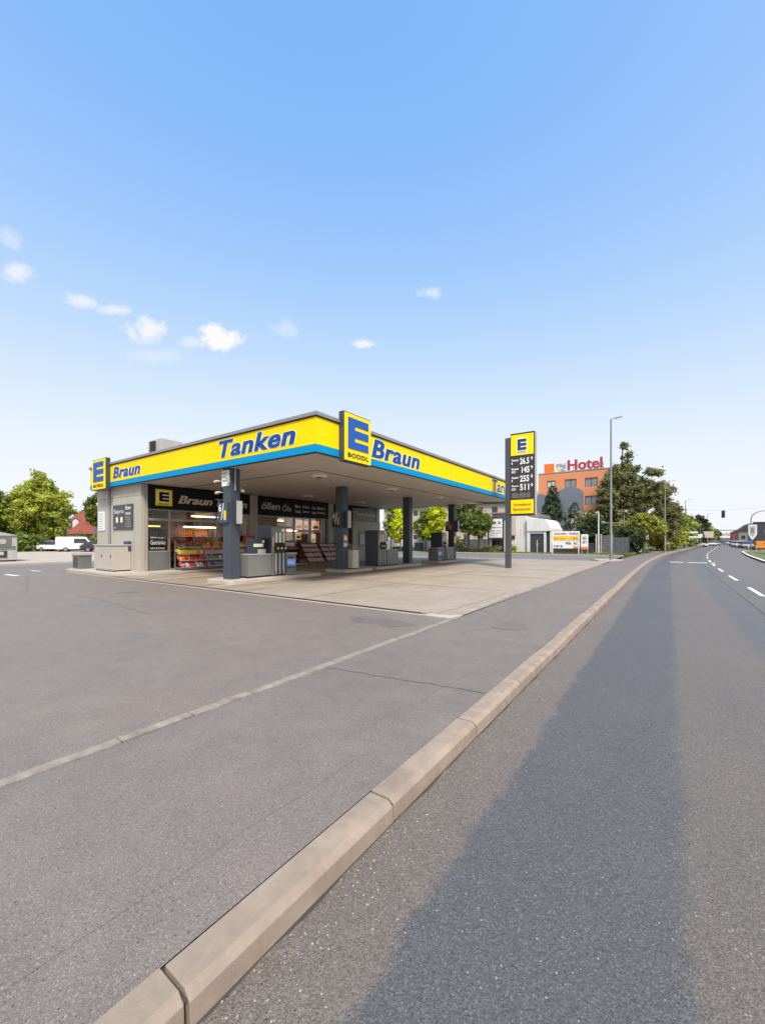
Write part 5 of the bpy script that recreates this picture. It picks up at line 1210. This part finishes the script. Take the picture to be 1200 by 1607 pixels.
# ================================================================ CARS
m_tyre = M('tyre', (.018, .018, .018), .8, .2); m_rim = M('rim', (.35, .35, .36), .35, .1, metal=.7)
m_hl = M('headlight', (.75, .76, .78), .2, .05); m_tl = M('taillight', (.40, .02, .02), .3, .1)
def carmat(n, c): return M(n, c, .22, .04, 1, spec=.7)
paints = {'white': carmat('paint_white', (.70, .70, .70)), 'silver': carmat('paint_silver', (.36, .37, .38)), 'dark': carmat('paint_dark', (.03, .033, .04)), 'grey': carmat('paint_grey', (.12, .125, .14)), 'blue': carmat('paint_blue', (.04, .07, .16)), 'red': carmat('paint_red', (.32, .03, .03)), 'beige': carmat('paint_beige', (.55, .50, .42))}
def car(name, lab, cat, van=False, paint='white', group=None):
    """front toward -Y"""
    t = thing(name, lab, cat, (0, 0, 0), 0, group); L_ = 4.9 if van else 4.3; hw = .92 if van else .86
    if van: prof = [(-2.4, .35), (-2.45, .75), (-2.25, 1.05), (-1.55, 1.2), (-.95, 1.95), (-.7, 2.05), (2.35, 2.05), (2.45, 1.9), (2.45, .35)]; cab = [(-1.5, 1.22), (-.98, 1.88), (-.7, 1.95), (.6, 1.95), (.6, 1.22)]; roofw = .90
    else: prof = [(-2.1, .35), (-2.15, .62), (-2.0, .78), (-1.15, .92), (2.0, .95), (2.13, .8), (2.15, .35)]; cab = [(-1.15, .921), (-.45, 1.42), (.9, 1.46), (1.55, 1.25), (1.95, .951)]; roofw = .74
    mb = MB(); n = len(prof)
    secs = [(-hw, .0), (-hw + .06, .03), (hw - .06, .03), (hw, 0)]
    vs = []
    for x, ex in ((-hw, -.04), (-hw * .9, .0), (hw * .9, .0), (hw, -.04)):
        for y, z in prof:
            inw = 1 if not van or z < 1.1 else (1 - .1 * (z - 1.1) / .95)
            vs.append((x * inw, y * (1 + ex * .4), z + (ex * .5 if z > .6 else 0)))
    fs = [tuple(range(n)), tuple(range(3 * n, 4 * n))[::-1]]
    for s in range(3): fs += [(s * n + i, s * n + (i + 1) % n, (s + 1) * n + (i + 1) % n, (s + 1) * n + i) for i in range(n)]
    mb.add(vs, fs); body = mb.build('body', paints[paint], t, local=True, bevel=.02, smooth=True)
    if not van:
        mb = MB(); m_ = len(cab); vs = [(-hw * .93 + (hw * .93 - roofw) * (z - .93) / .5, y, z) for y, z in cab] + [(hw * .93 - (hw * .93 - roofw) * (z - .93) / .5, y, z) for y, z in cab]
        mb.add(vs, [tuple(range(m_)), tuple(range(m_, 2 * m_))[::-1]] + [(i, (i + 1) % m_, m_ + (i + 1) % m_, m_ + i) for i in range(m_)])
        mb.build('windows', m_cgl, t, local=True, bevel=.015, smooth=True)
        mb = MB(); mb.add([(-roofw - .01, -.42, 1.44), (roofw + .01, -.42, 1.44), (roofw + .01, .9, 1.48), (-roofw - .01, .9, 1.48), (-roofw - .01, -.42, 1.465), (roofw + .01, -.42, 1.465), (roofw + .01, .9, 1.505), (-roofw - .01, .9, 1.505)],
            [(0, 3, 2, 1), (4, 5, 6, 7), (0, 1, 5, 4), (1, 2, 6, 5), (2, 3, 7, 6), (3, 0, 4, 7)]); mb.build('roof', paints[paint], t, local=True, bevel=.01)
    else:
        mb = MB()
        mb.add([(-.78, -1.58, 1.24), (.78, -1.58, 1.24), (.70, -1.02, 1.90), (-.70, -1.02, 1.90)], [(0, 1, 2, 3)])
        for s in (-1, 1): mb.add([(s * .925, -1.3, 1.2), (s * .925, .4, 1.2), (s * .87, .4, 1.8), (s * .87, -.85, 1.8)], [(0, 1, 2, 3)])
        mb.build('windows', m_cgl, t, local=True)
    fy = prof[1][0]; ry = prof[-1][0]
    for s in (-1, 1):
        mb = MB(); mb.box(s * (hw - .42), s * (hw - .1), fy - .02, fy + .2, .62, .76); mb.build('headlight', m_hl, t, local=True, bevel=.01)
        mb = MB(); mb.box(s * (hw - .3), s * (hw - .08), ry - .12, ry + .01, .65, .85); mb.build('taillight', m_tl, t, local=True, bevel=.01)
        for y in (-1.32, 1.32):
            mb = MB(); mb.tube([(s * (hw - .18), y, .31), (s * (hw + .01), y, .31)], .31, 16); w = mb.build('wheel', m_tyre, t, local=True, smooth=True)
            mb = MB(); mb.tube([(s * (hw + .011), y, .31), (s * (hw + .02), y, .31)], .19, 12); mb.build('rim', m_rim, w, local=True)
    mb = MB(); mb.box(-hw * .6, hw * .6, fy - .03, fy + .05, .40, .56); mb.build('grille', m_black, t, local=True)
    mb = MB(); mb.box(-.26, .26, fy - .045, fy - .031, .44, .54); mb.build('number_plate', m_white, t, local=True)
    return t
c0 = car('parked_car', 'white parked car with its bonnet in front of the hedge at the left', 'car'); c0.location = (-71.0, 20.6, .05); c0.rotation_euler.z = R(120)
v0 = car('parked_van', 'white parked van behind the shop corner at the left', 'van', van=True); v0.location = (-67.5, 22.2, .05); v0.rotation_euler.z = R(155)
def recolor(t, p):
    for ch in t.children:
        if ch.name.split('.')[0] in ('body', 'roof'):
            ch.material_slots[0].link = 'OBJECT'; ch.material_slots[0].material = paints[p]
def place(src, x, y, rz, p, lab, group=None, z=-.12):
    t = copy_tree(src); t.location = (x, y, z); t.rotation_euler.z = rz; t['label'] = lab
    if group: t['group'] = group
    recolor(t, p); return t
place(c0, -64.5, 23.6, R(165), 'dark', 'dark parked car beside the white van, cut off by the shop wall', z=.05)
g1 = 'oncoming cars far down the road'; 
place(c0, 12.0, 176, R(-6), 'white', 'white car leading the short queue left of the centre line far down the road', g1)
place(c0, 11.7, 160, R(-6), 'silver', 'silver car second in the queue left of the centre line', g1)
place(c0, 15.0, 186, R(-6), 'dark', 'dark car at the far right end of the queue left of the centre line', g1)
place(c0, 10.2, 151, R(-6), 'white', 'white car nearest in the queue left of the centre line', g1)
g2 = 'cars parked along the right side of the road'
for i, (x, y, p, lab) in enumerate([(13.3, 113, 'silver', 'silver parked car nearest on the right side, before the dark hall'), (13.5, 119, 'white', 'white parked car second in the row on the right side'), (13.5, 126, 'white', 'white parked car third in the right row'),
        (13.9, 134, 'silver', 'silver parked car fourth in the right row'), (14.5, 144, 'beige', 'beige parked car in the middle of the right row'), (15.4, 156, 'grey', 'grey parked car behind the beige one in the right row'), (16.6, 171, 'blue', 'blue parked car deep in the right row'), (17.8, 188, 'white', 'white parked car farthest in the right row'), (15.6, 114, 'red', 'red parked car beside the front corner of the dark hall')]):
    place(c0, x, y, R(-16 if i % 2 else -4), p, lab, g2)
place(v0, 13.5, 214, R(-5), 'white', 'white van driving at the far vanishing end of the road')
place(c0, 5.7, 128, R(80), 'white', 'white car parked left of the road below the pale advertising board')
place(c0, 6.1, 133, R(80), 'silver', 'silver car parked left of the road behind the white one')
t = thing('parking_meter', 'small pale box on a thin dark post beside the sidewalk below the ivy trees', 'parking meter', (-.2, 75.0, 0))
mb = MB(); mb.tube([(-.2, 75, 0), (-.2, 75, 1.0)], .05, 8); mb.build('post', m_mgrey, t)
mb = MB(); mb.box(-.38, -.02, 74.9, 75.1, 1.001, 1.65); mb.build('box', m_cream, t, bevel=.03)

# ================================================================ TREES
L_ = lambda n, c, v=.3: leafmat(n, c, v)
lf = {'lime': (L_('leaf_lime', (0.700, 0.750, 0.019)), L_('leaf_lime_dark', (0.375, 0.450, 0.025))), 'mid': (L_('leaf_mid', (0.275, 0.338, 0.069)), L_('leaf_mid_dark', (0.138, 0.188, 0.044))),
      'olive': (L_('leaf_olive', (0.312, 0.319, 0.131)), L_('leaf_olive_dark', (0.175, 0.175, 0.081))), 'dark': (L_('leaf_dark', (0.106, 0.144, 0.056)), L_('leaf_dark_deep', (0.056, 0.081, 0.037))),
      'spruce': (L_('needle_light', (0.175, 0.213, 0.125)), L_('needle_dark', (0.075, 0.100, 0.069))), 'yellow': (L_('leaf_yellow', (0.500, 0.500, 0.088)), L_('leaf_yellow_dark', (0.225, 0.263, 0.050))), 'silver': (L_('needle_silver', (0.425, 0.463, 0.413)), L_('needle_blue', (0.112, 0.150, 0.131))),
      'fresh': (L_('leaf_fresh', (0.525, 0.550, 0.088)), L_('leaf_fresh_dark', (0.250, 0.312, 0.056)))}
m_bark = M('bark', (.10, .075, .055), .9, .25, 5, bump=.5, bsc=20)
def leaves(name, clumps, per, size, mats, parent, seed, mixr=.5, aspect=1.6, local=True, droop=0):
    g = np.random.default_rng(seed); C = np.array([c[:3] for c in clumps]); Rr = np.array([c[3] for c in clumps]); n = len(clumps) * per
    ci = np.repeat(np.arange(len(clumps)), per)
    d = g.normal(size=(n, 3)); d /= np.linalg.norm(d, axis=1)[:, None]
    rad = g.random(n) ** .45; rad = np.where(g.random(n) < .3, rad * (1 + 1.1 * g.random(n)), rad); pos = C[ci] + d * (Rr[ci] * rad)[:, None] * np.array([1, 1, .8])
    nrm = d * .6 + g.normal(size=(n, 3)) * .7 + np.array([0, 0, .35]); nrm /= np.linalg.norm(nrm, axis=1)[:, None]
    u = np.cross(nrm, g.normal(size=(n, 3))); u /= np.linalg.norm(u, axis=1)[:, None]; v = np.cross(nrm, u)
    s = size * (.6 + .8 * g.random(n))[:, None]; u = u * s * aspect * .5; v = v * s * .5
    if droop: u[:, 2] -= droop * size
    V = np.stack([pos - u, pos - v * .9, pos + u, pos + v * .9], axis=1).reshape(-1, 3)
    me = bpy.data.meshes.new(name); me.vertices.add(4 * n); me.loops.add(4 * n); me.polygons.add(n)
    me.vertices.foreach_set('co', V.ravel()); me.loops.foreach_set('vertex_index', np.arange(4 * n)); me.polygons.foreach_set('loop_start', np.arange(0, 4 * n, 4))
    cm = (g.random(len(clumps)) < mixr).astype(int); mi = np.where(g.random(n) < .78, cm[ci], 1 - cm[ci])
    me.polygons.foreach_set('material_index', mi.astype(np.int32))
    for m in mats: me.materials.append(m)
    me.update(); me.validate(); o = bpy.data.objects.new(name, me); COL.objects.link(o); o.parent = parent; return o
def blob_clumps(blobs, n, r0, seed):
    r = random.Random(seed); out_ = []
    vol = [b[3] * b[4] * b[5] for b in blobs]; tot = sum(vol)
    for b, w in zip(blobs, vol):
        for _ in range(max(4, int(n * w / tot))):
            d = Vector((r.gauss(0, 1), r.gauss(0, 1), r.gauss(0, 1))).normalized(); k = r.uniform(.45, 1.0) ** .6 * r.uniform(.85, 1.08)
            out_.append((b[0] + d.x * b[3] * k, b[1] + d.y * b[4] * k, b[2] + d.z * b[5] * k, r0 * r.uniform(.6, 1.35)))
    return out_
def tree(name, lab, x, y, blobs, kind, n=60, r0=.6, per=45, size=.28, trunk=.16, seed=1, group=None, z=0, mixr=.5, fork=True, cat='tree'):
    t = thing(name, lab, cat, (x, y, z), 0, group); cl = blob_clumps(blobs, n, r0, seed)
    leaves('crown', cl, per, size, lf[kind], t, seed, mixr)
    r = random.Random(seed + 99); zt = min(b[2] - b[5] * .3 for b in blobs); top = max(blobs, key=lambda b: b[2])
    mb = MB(); mb.tube([(0, 0, -.2), (.03, .02, zt * .5), (0.0, .05, zt), (top[0] * .7, top[1] * .7, top[2])], [trunk * 1.3, trunk, trunk * .85, trunk * .25], 8)
    if fork:
        for c in r.sample(cl, min(len(cl), 16)):
            b0 = zt * r.uniform(.8, 1.0) + (top[2] - zt) * r.uniform(0, .45)
            m_ = ((c[0]) * .45 + r.uniform(-.2, .2), c[1] * .45 + r.uniform(-.2, .2), b0 + (c[2] - b0) * .6)
            mb.tube([(0, 0.03, b0), m_, (c[0], c[1], c[2])], [trunk * .42, trunk * .25, .015], 5)
    mb.build('trunk', m_bark, t, local=True, smooth=True); return t
def conifer(name, lab, x, y, h_, rad, kind, seed, n=26, per=26, size=.25, z=0, base=.3, tipsil=0):
    t = thing(name, lab, 'tree', (x, y, z)); r = random.Random(seed); cl = []; mb = MB(); mb.tube([(0, 0, -.2), (0, 0, h_ * .5), (0, 0, h_ * .99)], [.22, .13, .02], 8)
    for i in range(n):
        u = i / (n - 1); zz = base + (h_ - base) * u; rr_ = rad * (1 - u) ** .85 * r.uniform(.8, 1.12) + .12
        nb = max(3, int(11 * (1 - u) + 3))
        for k in range(nb):
            a = 2 * math.pi * (k + r.random()) / nb; L__ = rr_ * r.uniform(.7, 1.15)
            tip = (math.cos(a) * L__, math.sin(a) * L__, zz - .12 * L__)
            mb.tube([(0, 0, zz), tip], [.03, .008], 4, cap=False)
            m_ = max(2, int(L__ / .42))
            for q in range(m_):
                f_ = (q + 1) / m_; cl.append((tip[0] * f_, tip[1] * f_, zz - .12 * L__ * f_ - .03, .15 + .17 * (1 - f_ * .5)))
    leaves('crown', cl, per, size, lf[kind], t, seed, .5, 2.6, droop=.25); mb.build('trunk', m_bark, t, local=True); return t
# young trees between forecourt and white wall
G1 = 'young trees before the white wall'
tree('young_tree', 'bright lime green young tree seen between the middle pump and the third column', -30.7, 48.0, [(0, 0, 3.3, 1.35, 1.35, 1.9), (.2, 0, 5.2, .75, .75, 1.3)], 'lime', 60, .42, 60, .24, .07, 11, G1, .04, .22)
tree('young_tree', 'dull green young tree just right of the shop corner', -33.3, 49.5, [(0, 0, 4.4, 1.0, 1.0, 2.6)], 'mid', 42, .42, 50, .24, .07, 12, G1, .04)
tree('young_tree', 'bright lime green bushy young tree above the farthest pump', -25.2, 48.2, [(0, 0, 3.9, 1.35, 1.3, 2.1), (.1, 0, 5.6, .9, .8, 1.3), (-1.5, 0, 2.9, .8, .7, .5)], 'lime', 70, .42, 60, .24, .08, 13, G1, .04, .25)
tree('young_tree', 'darker green young tree left of the bright one over the farthest pump', -27.6, 49.6, [(0, 0, 3.7, 1.5, 1.3, 2.6)], 'mid', 55, .45, 55, .25, .08, 14, G1, .04)
tree('broad_tree', 'broad olive green tree right of the last column with bare twigs below', -21.6, 50.4, [(0, 0, 4.8, 1.9, 1.5, 2.3), (.5, -.2, 3.6, 1.6, 1.2, 1.3)], 'mid', 100, .42, 70, .20, .12, 15, None, .04, .55)
tree('round_shrub', 'round dark green tree directly left of the framed notice boards', -20.3, 50.6, [(0, 0, 3.6, 1.7, 1.2, 1.7)], 'mid', 80, .4, 70, .20, .10, 16, None, .04, .7)
tree('bare_bush', 'loose twiggy bush at the foot of the broad tree', -22.9, 50.2, [(0, 0, 1.2, 1.2, .8, .9)], 'olive', 22, .3, 30, .18, .05, 17, None, .04, cat='bush')
def hedge(name, lab, x0, x1, y0, y1, h_, kind, n, seed, r0=.3, per=40, size=.18, cat='hedge', z=.04, mixr=.5):
    t = thing(name, lab, cat, ((x0 + x1) / 2, (y0 + y1) / 2, z)); r = random.Random(seed); hx, hy = (x1 - x0) / 2, (y1 - y0) / 2; cl = []
    for _ in range(n): cl.append((r.uniform(-hx, hx), r.uniform(-hy, hy) if r.random() < .4 else -hy * r.uniform(.7, 1.1), h_ * r.uniform(.1, 1.0) ** .7, r0 * r.uniform(.7, 1.3)))
    leaves('foliage', cl, per, size, lf[kind], t, seed, mixr)
    mb = MB()
    for _ in range(14): xx = r.uniform(-hx, hx); mb.tube([(xx, 0, -.05), (xx + r.uniform(-.2, .2), 0, h_ * .7)], [.03, .01], 5)
    mb.build('stems', m_bark, t, local=True); return t
hedge('low_hedge', 'low clipped dark hedge in front of the white wall', -22.6, -18.9, 49.6, 50.6, .42, 'dark', 110, 21, .18, size=.12)
hedge('brown_shrub', 'brownish low flowering shrub below the framed notice boards', -19.4, -17.3, 49.8, 50.4, .7, 'olive', 45, 22, .2, cat='shrub')
hedge('weeds', 'small green weeds growing beside the curved white garage', -16.6, -15.6, 50.6, 51.2, .75, 'fresh', 22, 23, cat='weeds', size=.14)
hedge('weeds', 'reddish weeds at the left end of the low hedge', -25.0, -23.4, 49.8, 50.4, .7, 'olive', 30, 24, cat='weeds')
hedge('low_shrub', 'small shrub row at the foot of the lime tree behind the middle pump', -33.5, -30.0, 50.2, 50.9, .5, 'mid', 50, 25, .2, cat='shrub')
t = thing('waste_container', 'dark blue wheeled waste container between the third column and the farthest pump', 'waste container', (-29.4, 50.8, .04))
mb = MB(); mb.box(-29.9, -28.9, 50.5, 51.3, .18, 1.15); mb.build('body', M('bin_blue', (.05, .075, .13), .5, .1), t, bevel=.05)
mb = MB(); mb.box(-29.95, -28.85, 50.45, 51.35, 1.151, 1.28); mb.build('lid', M('bin_lid', (.09, .12, .18), .5, .1), t, bevel=.04)
for x in (-29.8, -29.05):
    mb = MB(); mb.tube([(x - .04, 50.6, .14), (x + .04, 50.6, .14)], .1, 10); mb.build('wheel', m_black, t)
# hotel trees
conifer('spruce', 'dark pointed spruce in front of the hotel windows', -14.6, 66, 9.6, 3.0, 'spruce', 31, 34, 34, .30)
conifer('blue_spruce', 'broad blue grey spruce right of the pointed one', -11.3, 64.5, 6.8, 3.0, 'silver', 32, 28, 30, .30)
tree('dark_tree', 'dark low tree behind the metal gate', -8.0, 60, [(0, 0, 2.9, 2.0, 1.6, 2.0)], 'dark', 80, .5, 60, .26, .12, 33)
tree('tall_tree', 'tall olive brown tree with a loose open crown behind the first street lamp', -5.8, 66.5,
     [(-.2, 0, 7.2, 2.9, 2.4, 3.4), (.5, 0, 10.6, 2.1, 1.8, 1.9), (1.0, 0, 13.2, .8, .8, .9), (3.0, 0, 10.8, .9, .9, .8), (-1.6, 0, 9.7, 1.0, .8, 1.0), (2.6, .3, 8.2, 1.8, 1.6, 2.0), (.6, 0, 14.9, .45, .45, .45), (4.4, 0, 10.9, .6, .6, .5), (4.4, 0, 9.0, .8, .8, .7)], 'olive', 300, .46, 80, .22, .22, 34, mixr=.42)
tree('bushy_tree', 'bushy grey green tree left below the tall olive tree', -9.2, 63.0, [(0, 0, 3.2, 1.7, 1.6, 2.6)], 'olive', 70, .5, 60, .28, .12, 42)
tree('dark_shrub', 'dense dark green shrub standing on the grass beside the slat fence', -3.9, 57.6, [(0, 0, 1.7, 1.6, 1.3, 1.7), (-.9, 0, 1.3, 1.2, 1, 1.2)], 'dark', 110, .42, 70, .22, .1, 35, cat='shrub')
tree('round_tree', 'rounded yellow green tree top overhanging the white shed', -2.75, 62.0, [(0, 0, 3.7, 2.0, 1.6, 1.3), (1.2, 0, 3.3, 1.2, 1.2, 1.0), (-1.6, 0, 3.2, 1.3, 1.2, 1.1)], 'yellow', 130, .42, 90, .18, .12, 36, mixr=.35)
tree('wide_tree', 'wide dark olive tree rising behind the rounded yellow tree', -3.4, 73, [(0, 0, 6.0, 4.0, 3, 3.6), (1.6, 0, 8.6, 2.6, 2, 1.9), (2.9, 0, 4.6, 2.2, 2, 3.0), (-1.2, 0, 9.0, 2.2, 2, 1.8)], 'olive', 300, .58, 80, .25, .22, 37, mixr=.55)
tree('ivy_tree', 'bright ivy covered tree hanging low beside the second street lamp', -.35, 78, [(0, 0, 3.3, 1.9, 1.8, 3.1), (1.3, 2, 4.6, 1.6, 1.6, 1.6)], 'fresh', 190, .50, 80, .22, .16, 38, mixr=.45)
far = [(1.0, 90, 6.4, 2.6, 'dark'), (2.1, 97, 6.1, 2.4, 'fresh'), (3.2, 105, 5.8, 2.6, 'mid'), (4.2, 114, 6.8, 2.8, 'fresh'), (5.8, 126, 6.0, 2.8, 'dark'), (7.2, 142, 8.3, 4.2, 'dark'), (9.2, 158, 7.2, 3.8, 'mid'), (11.0, 176, 6.8, 3.6, 'fresh'), (13.5, 197, 6.4, 3.8, 'mid'), (15.5, 216, 6.6, 4.0, 'dark')]
adj = ['first', 'second', 'third', 'fourth', 'fifth', 'sixth', 'seventh', 'eighth', 'ninth', 'farthest']
for i, (x, y, h_, w, k) in enumerate(far):
    tree('roadside_tree', f'{adj[i]} tree in the row left of the road behind the second street lamp', x - 1.4, y, [(0, 0, h_ * .52, w * .8, w, h_ * .46), (w * .1, 0, h_ * .72, w * .55, w * .6, h_ * .30)], k, 90, .62, 50, .42, .18, 50 + i, 'trees left of the road')
hedge('ivy_hedge', 'leafy hedge at the foot of the trees left of the road', -2.6, .9, 80, 84, 2.2, 'fresh', 110, 61, .5, 50, .3, z=0)
# trees at the left
tree('large_tree', 'large yellow green broadleaf tree behind the kiosk at the left', -77.5, 20.5, [(0, 0, 6.3, 4.6, 4.2, 3.9), (-2.6, -1, 4.4, 3.4, 3, 2.8), (.4, 0, 10.2, 1.3, 1.3, 1.7), (2.6, .8, 7.6, 2.0, 2, 1.7), (-.5, 0, 8.6, 3.2, 2.6, 2.2), (2.0, 1, 3.6, 2.4, 2, 2.0)], 'fresh', 520, .52, 80, .25, .30, 71, mixr=.4)
tree('pale_tree', 'greyish green tree cut by the left edge of the photo', -80.5, 15.5, [(0, 0, 6.2, 3.0, 3, 3.4), (-2, 0, 4.4, 3, 3, 2.6)], 'mid', 190, .6, 75, .28, .22, 72, mixr=.3)
tree('corner_tree', 'dark tree showing just left of the shop corner above the red roof', -84.0, 31.0, [(0, 0, 7.0, 2.6, 2.4, 3.3)], 'mid', 140, .55, 75, .27, .2, 73, mixr=.6)
hedge('dark_hedge', 'dense dark green hedge below the large tree at the left', -82, -72.2, 17.0, 27.5, 2.0, 'mid', 420, 74, .55, 60, .28, z=.05)
# grass blades on the verges: too many to count
g = np.random.default_rng(5)
def grass(name, lab, regions, n, size):
    P = []
    for (x0, x1, y0, y1, w) in regions: m_ = int(n * w); P.append(np.stack([g.uniform(x0, x1, m_), g.uniform(y0, y1, m_), np.full(m_, .03)], 1))
    P = np.concatenate(P); k = len(P); a = g.uniform(0, 6.28, k); s = size * g.uniform(.5, 1.4, k)
    dx = np.stack([np.cos(a), np.sin(a), 0 * a], 1) * (s * .25)[:, None]; up_ = np.stack([g.normal(0, .25, k), g.normal(0, .25, k), np.ones(k)], 1) * s[:, None]
    V = np.stack([P - dx, P + dx, P + up_], 1).reshape(-1, 3)
    me = bpy.data.meshes.new(name); me.vertices.add(3 * k); me.loops.add(3 * k); me.polygons.add(k); me.vertices.foreach_set('co', V.ravel()); me.loops.foreach_set('vertex_index', np.arange(3 * k)); me.polygons.foreach_set('loop_start', np.arange(0, 3 * k, 3))
    me.materials.append(lf['fresh'][1]); me.update(); me.validate(); o = bpy.data.objects.new(name, me); COL.objects.link(o); tag(o, lab, 'grass', None, 'stuff')
grass('grass', 'rough green grass on the verge before the fences and on the road island', [(-30, -3.4, 49.3, 52, .5), (-7, -3.2, 52, 60, .2), (8.5, 16, 44, 66, .3)], 26000, .16)
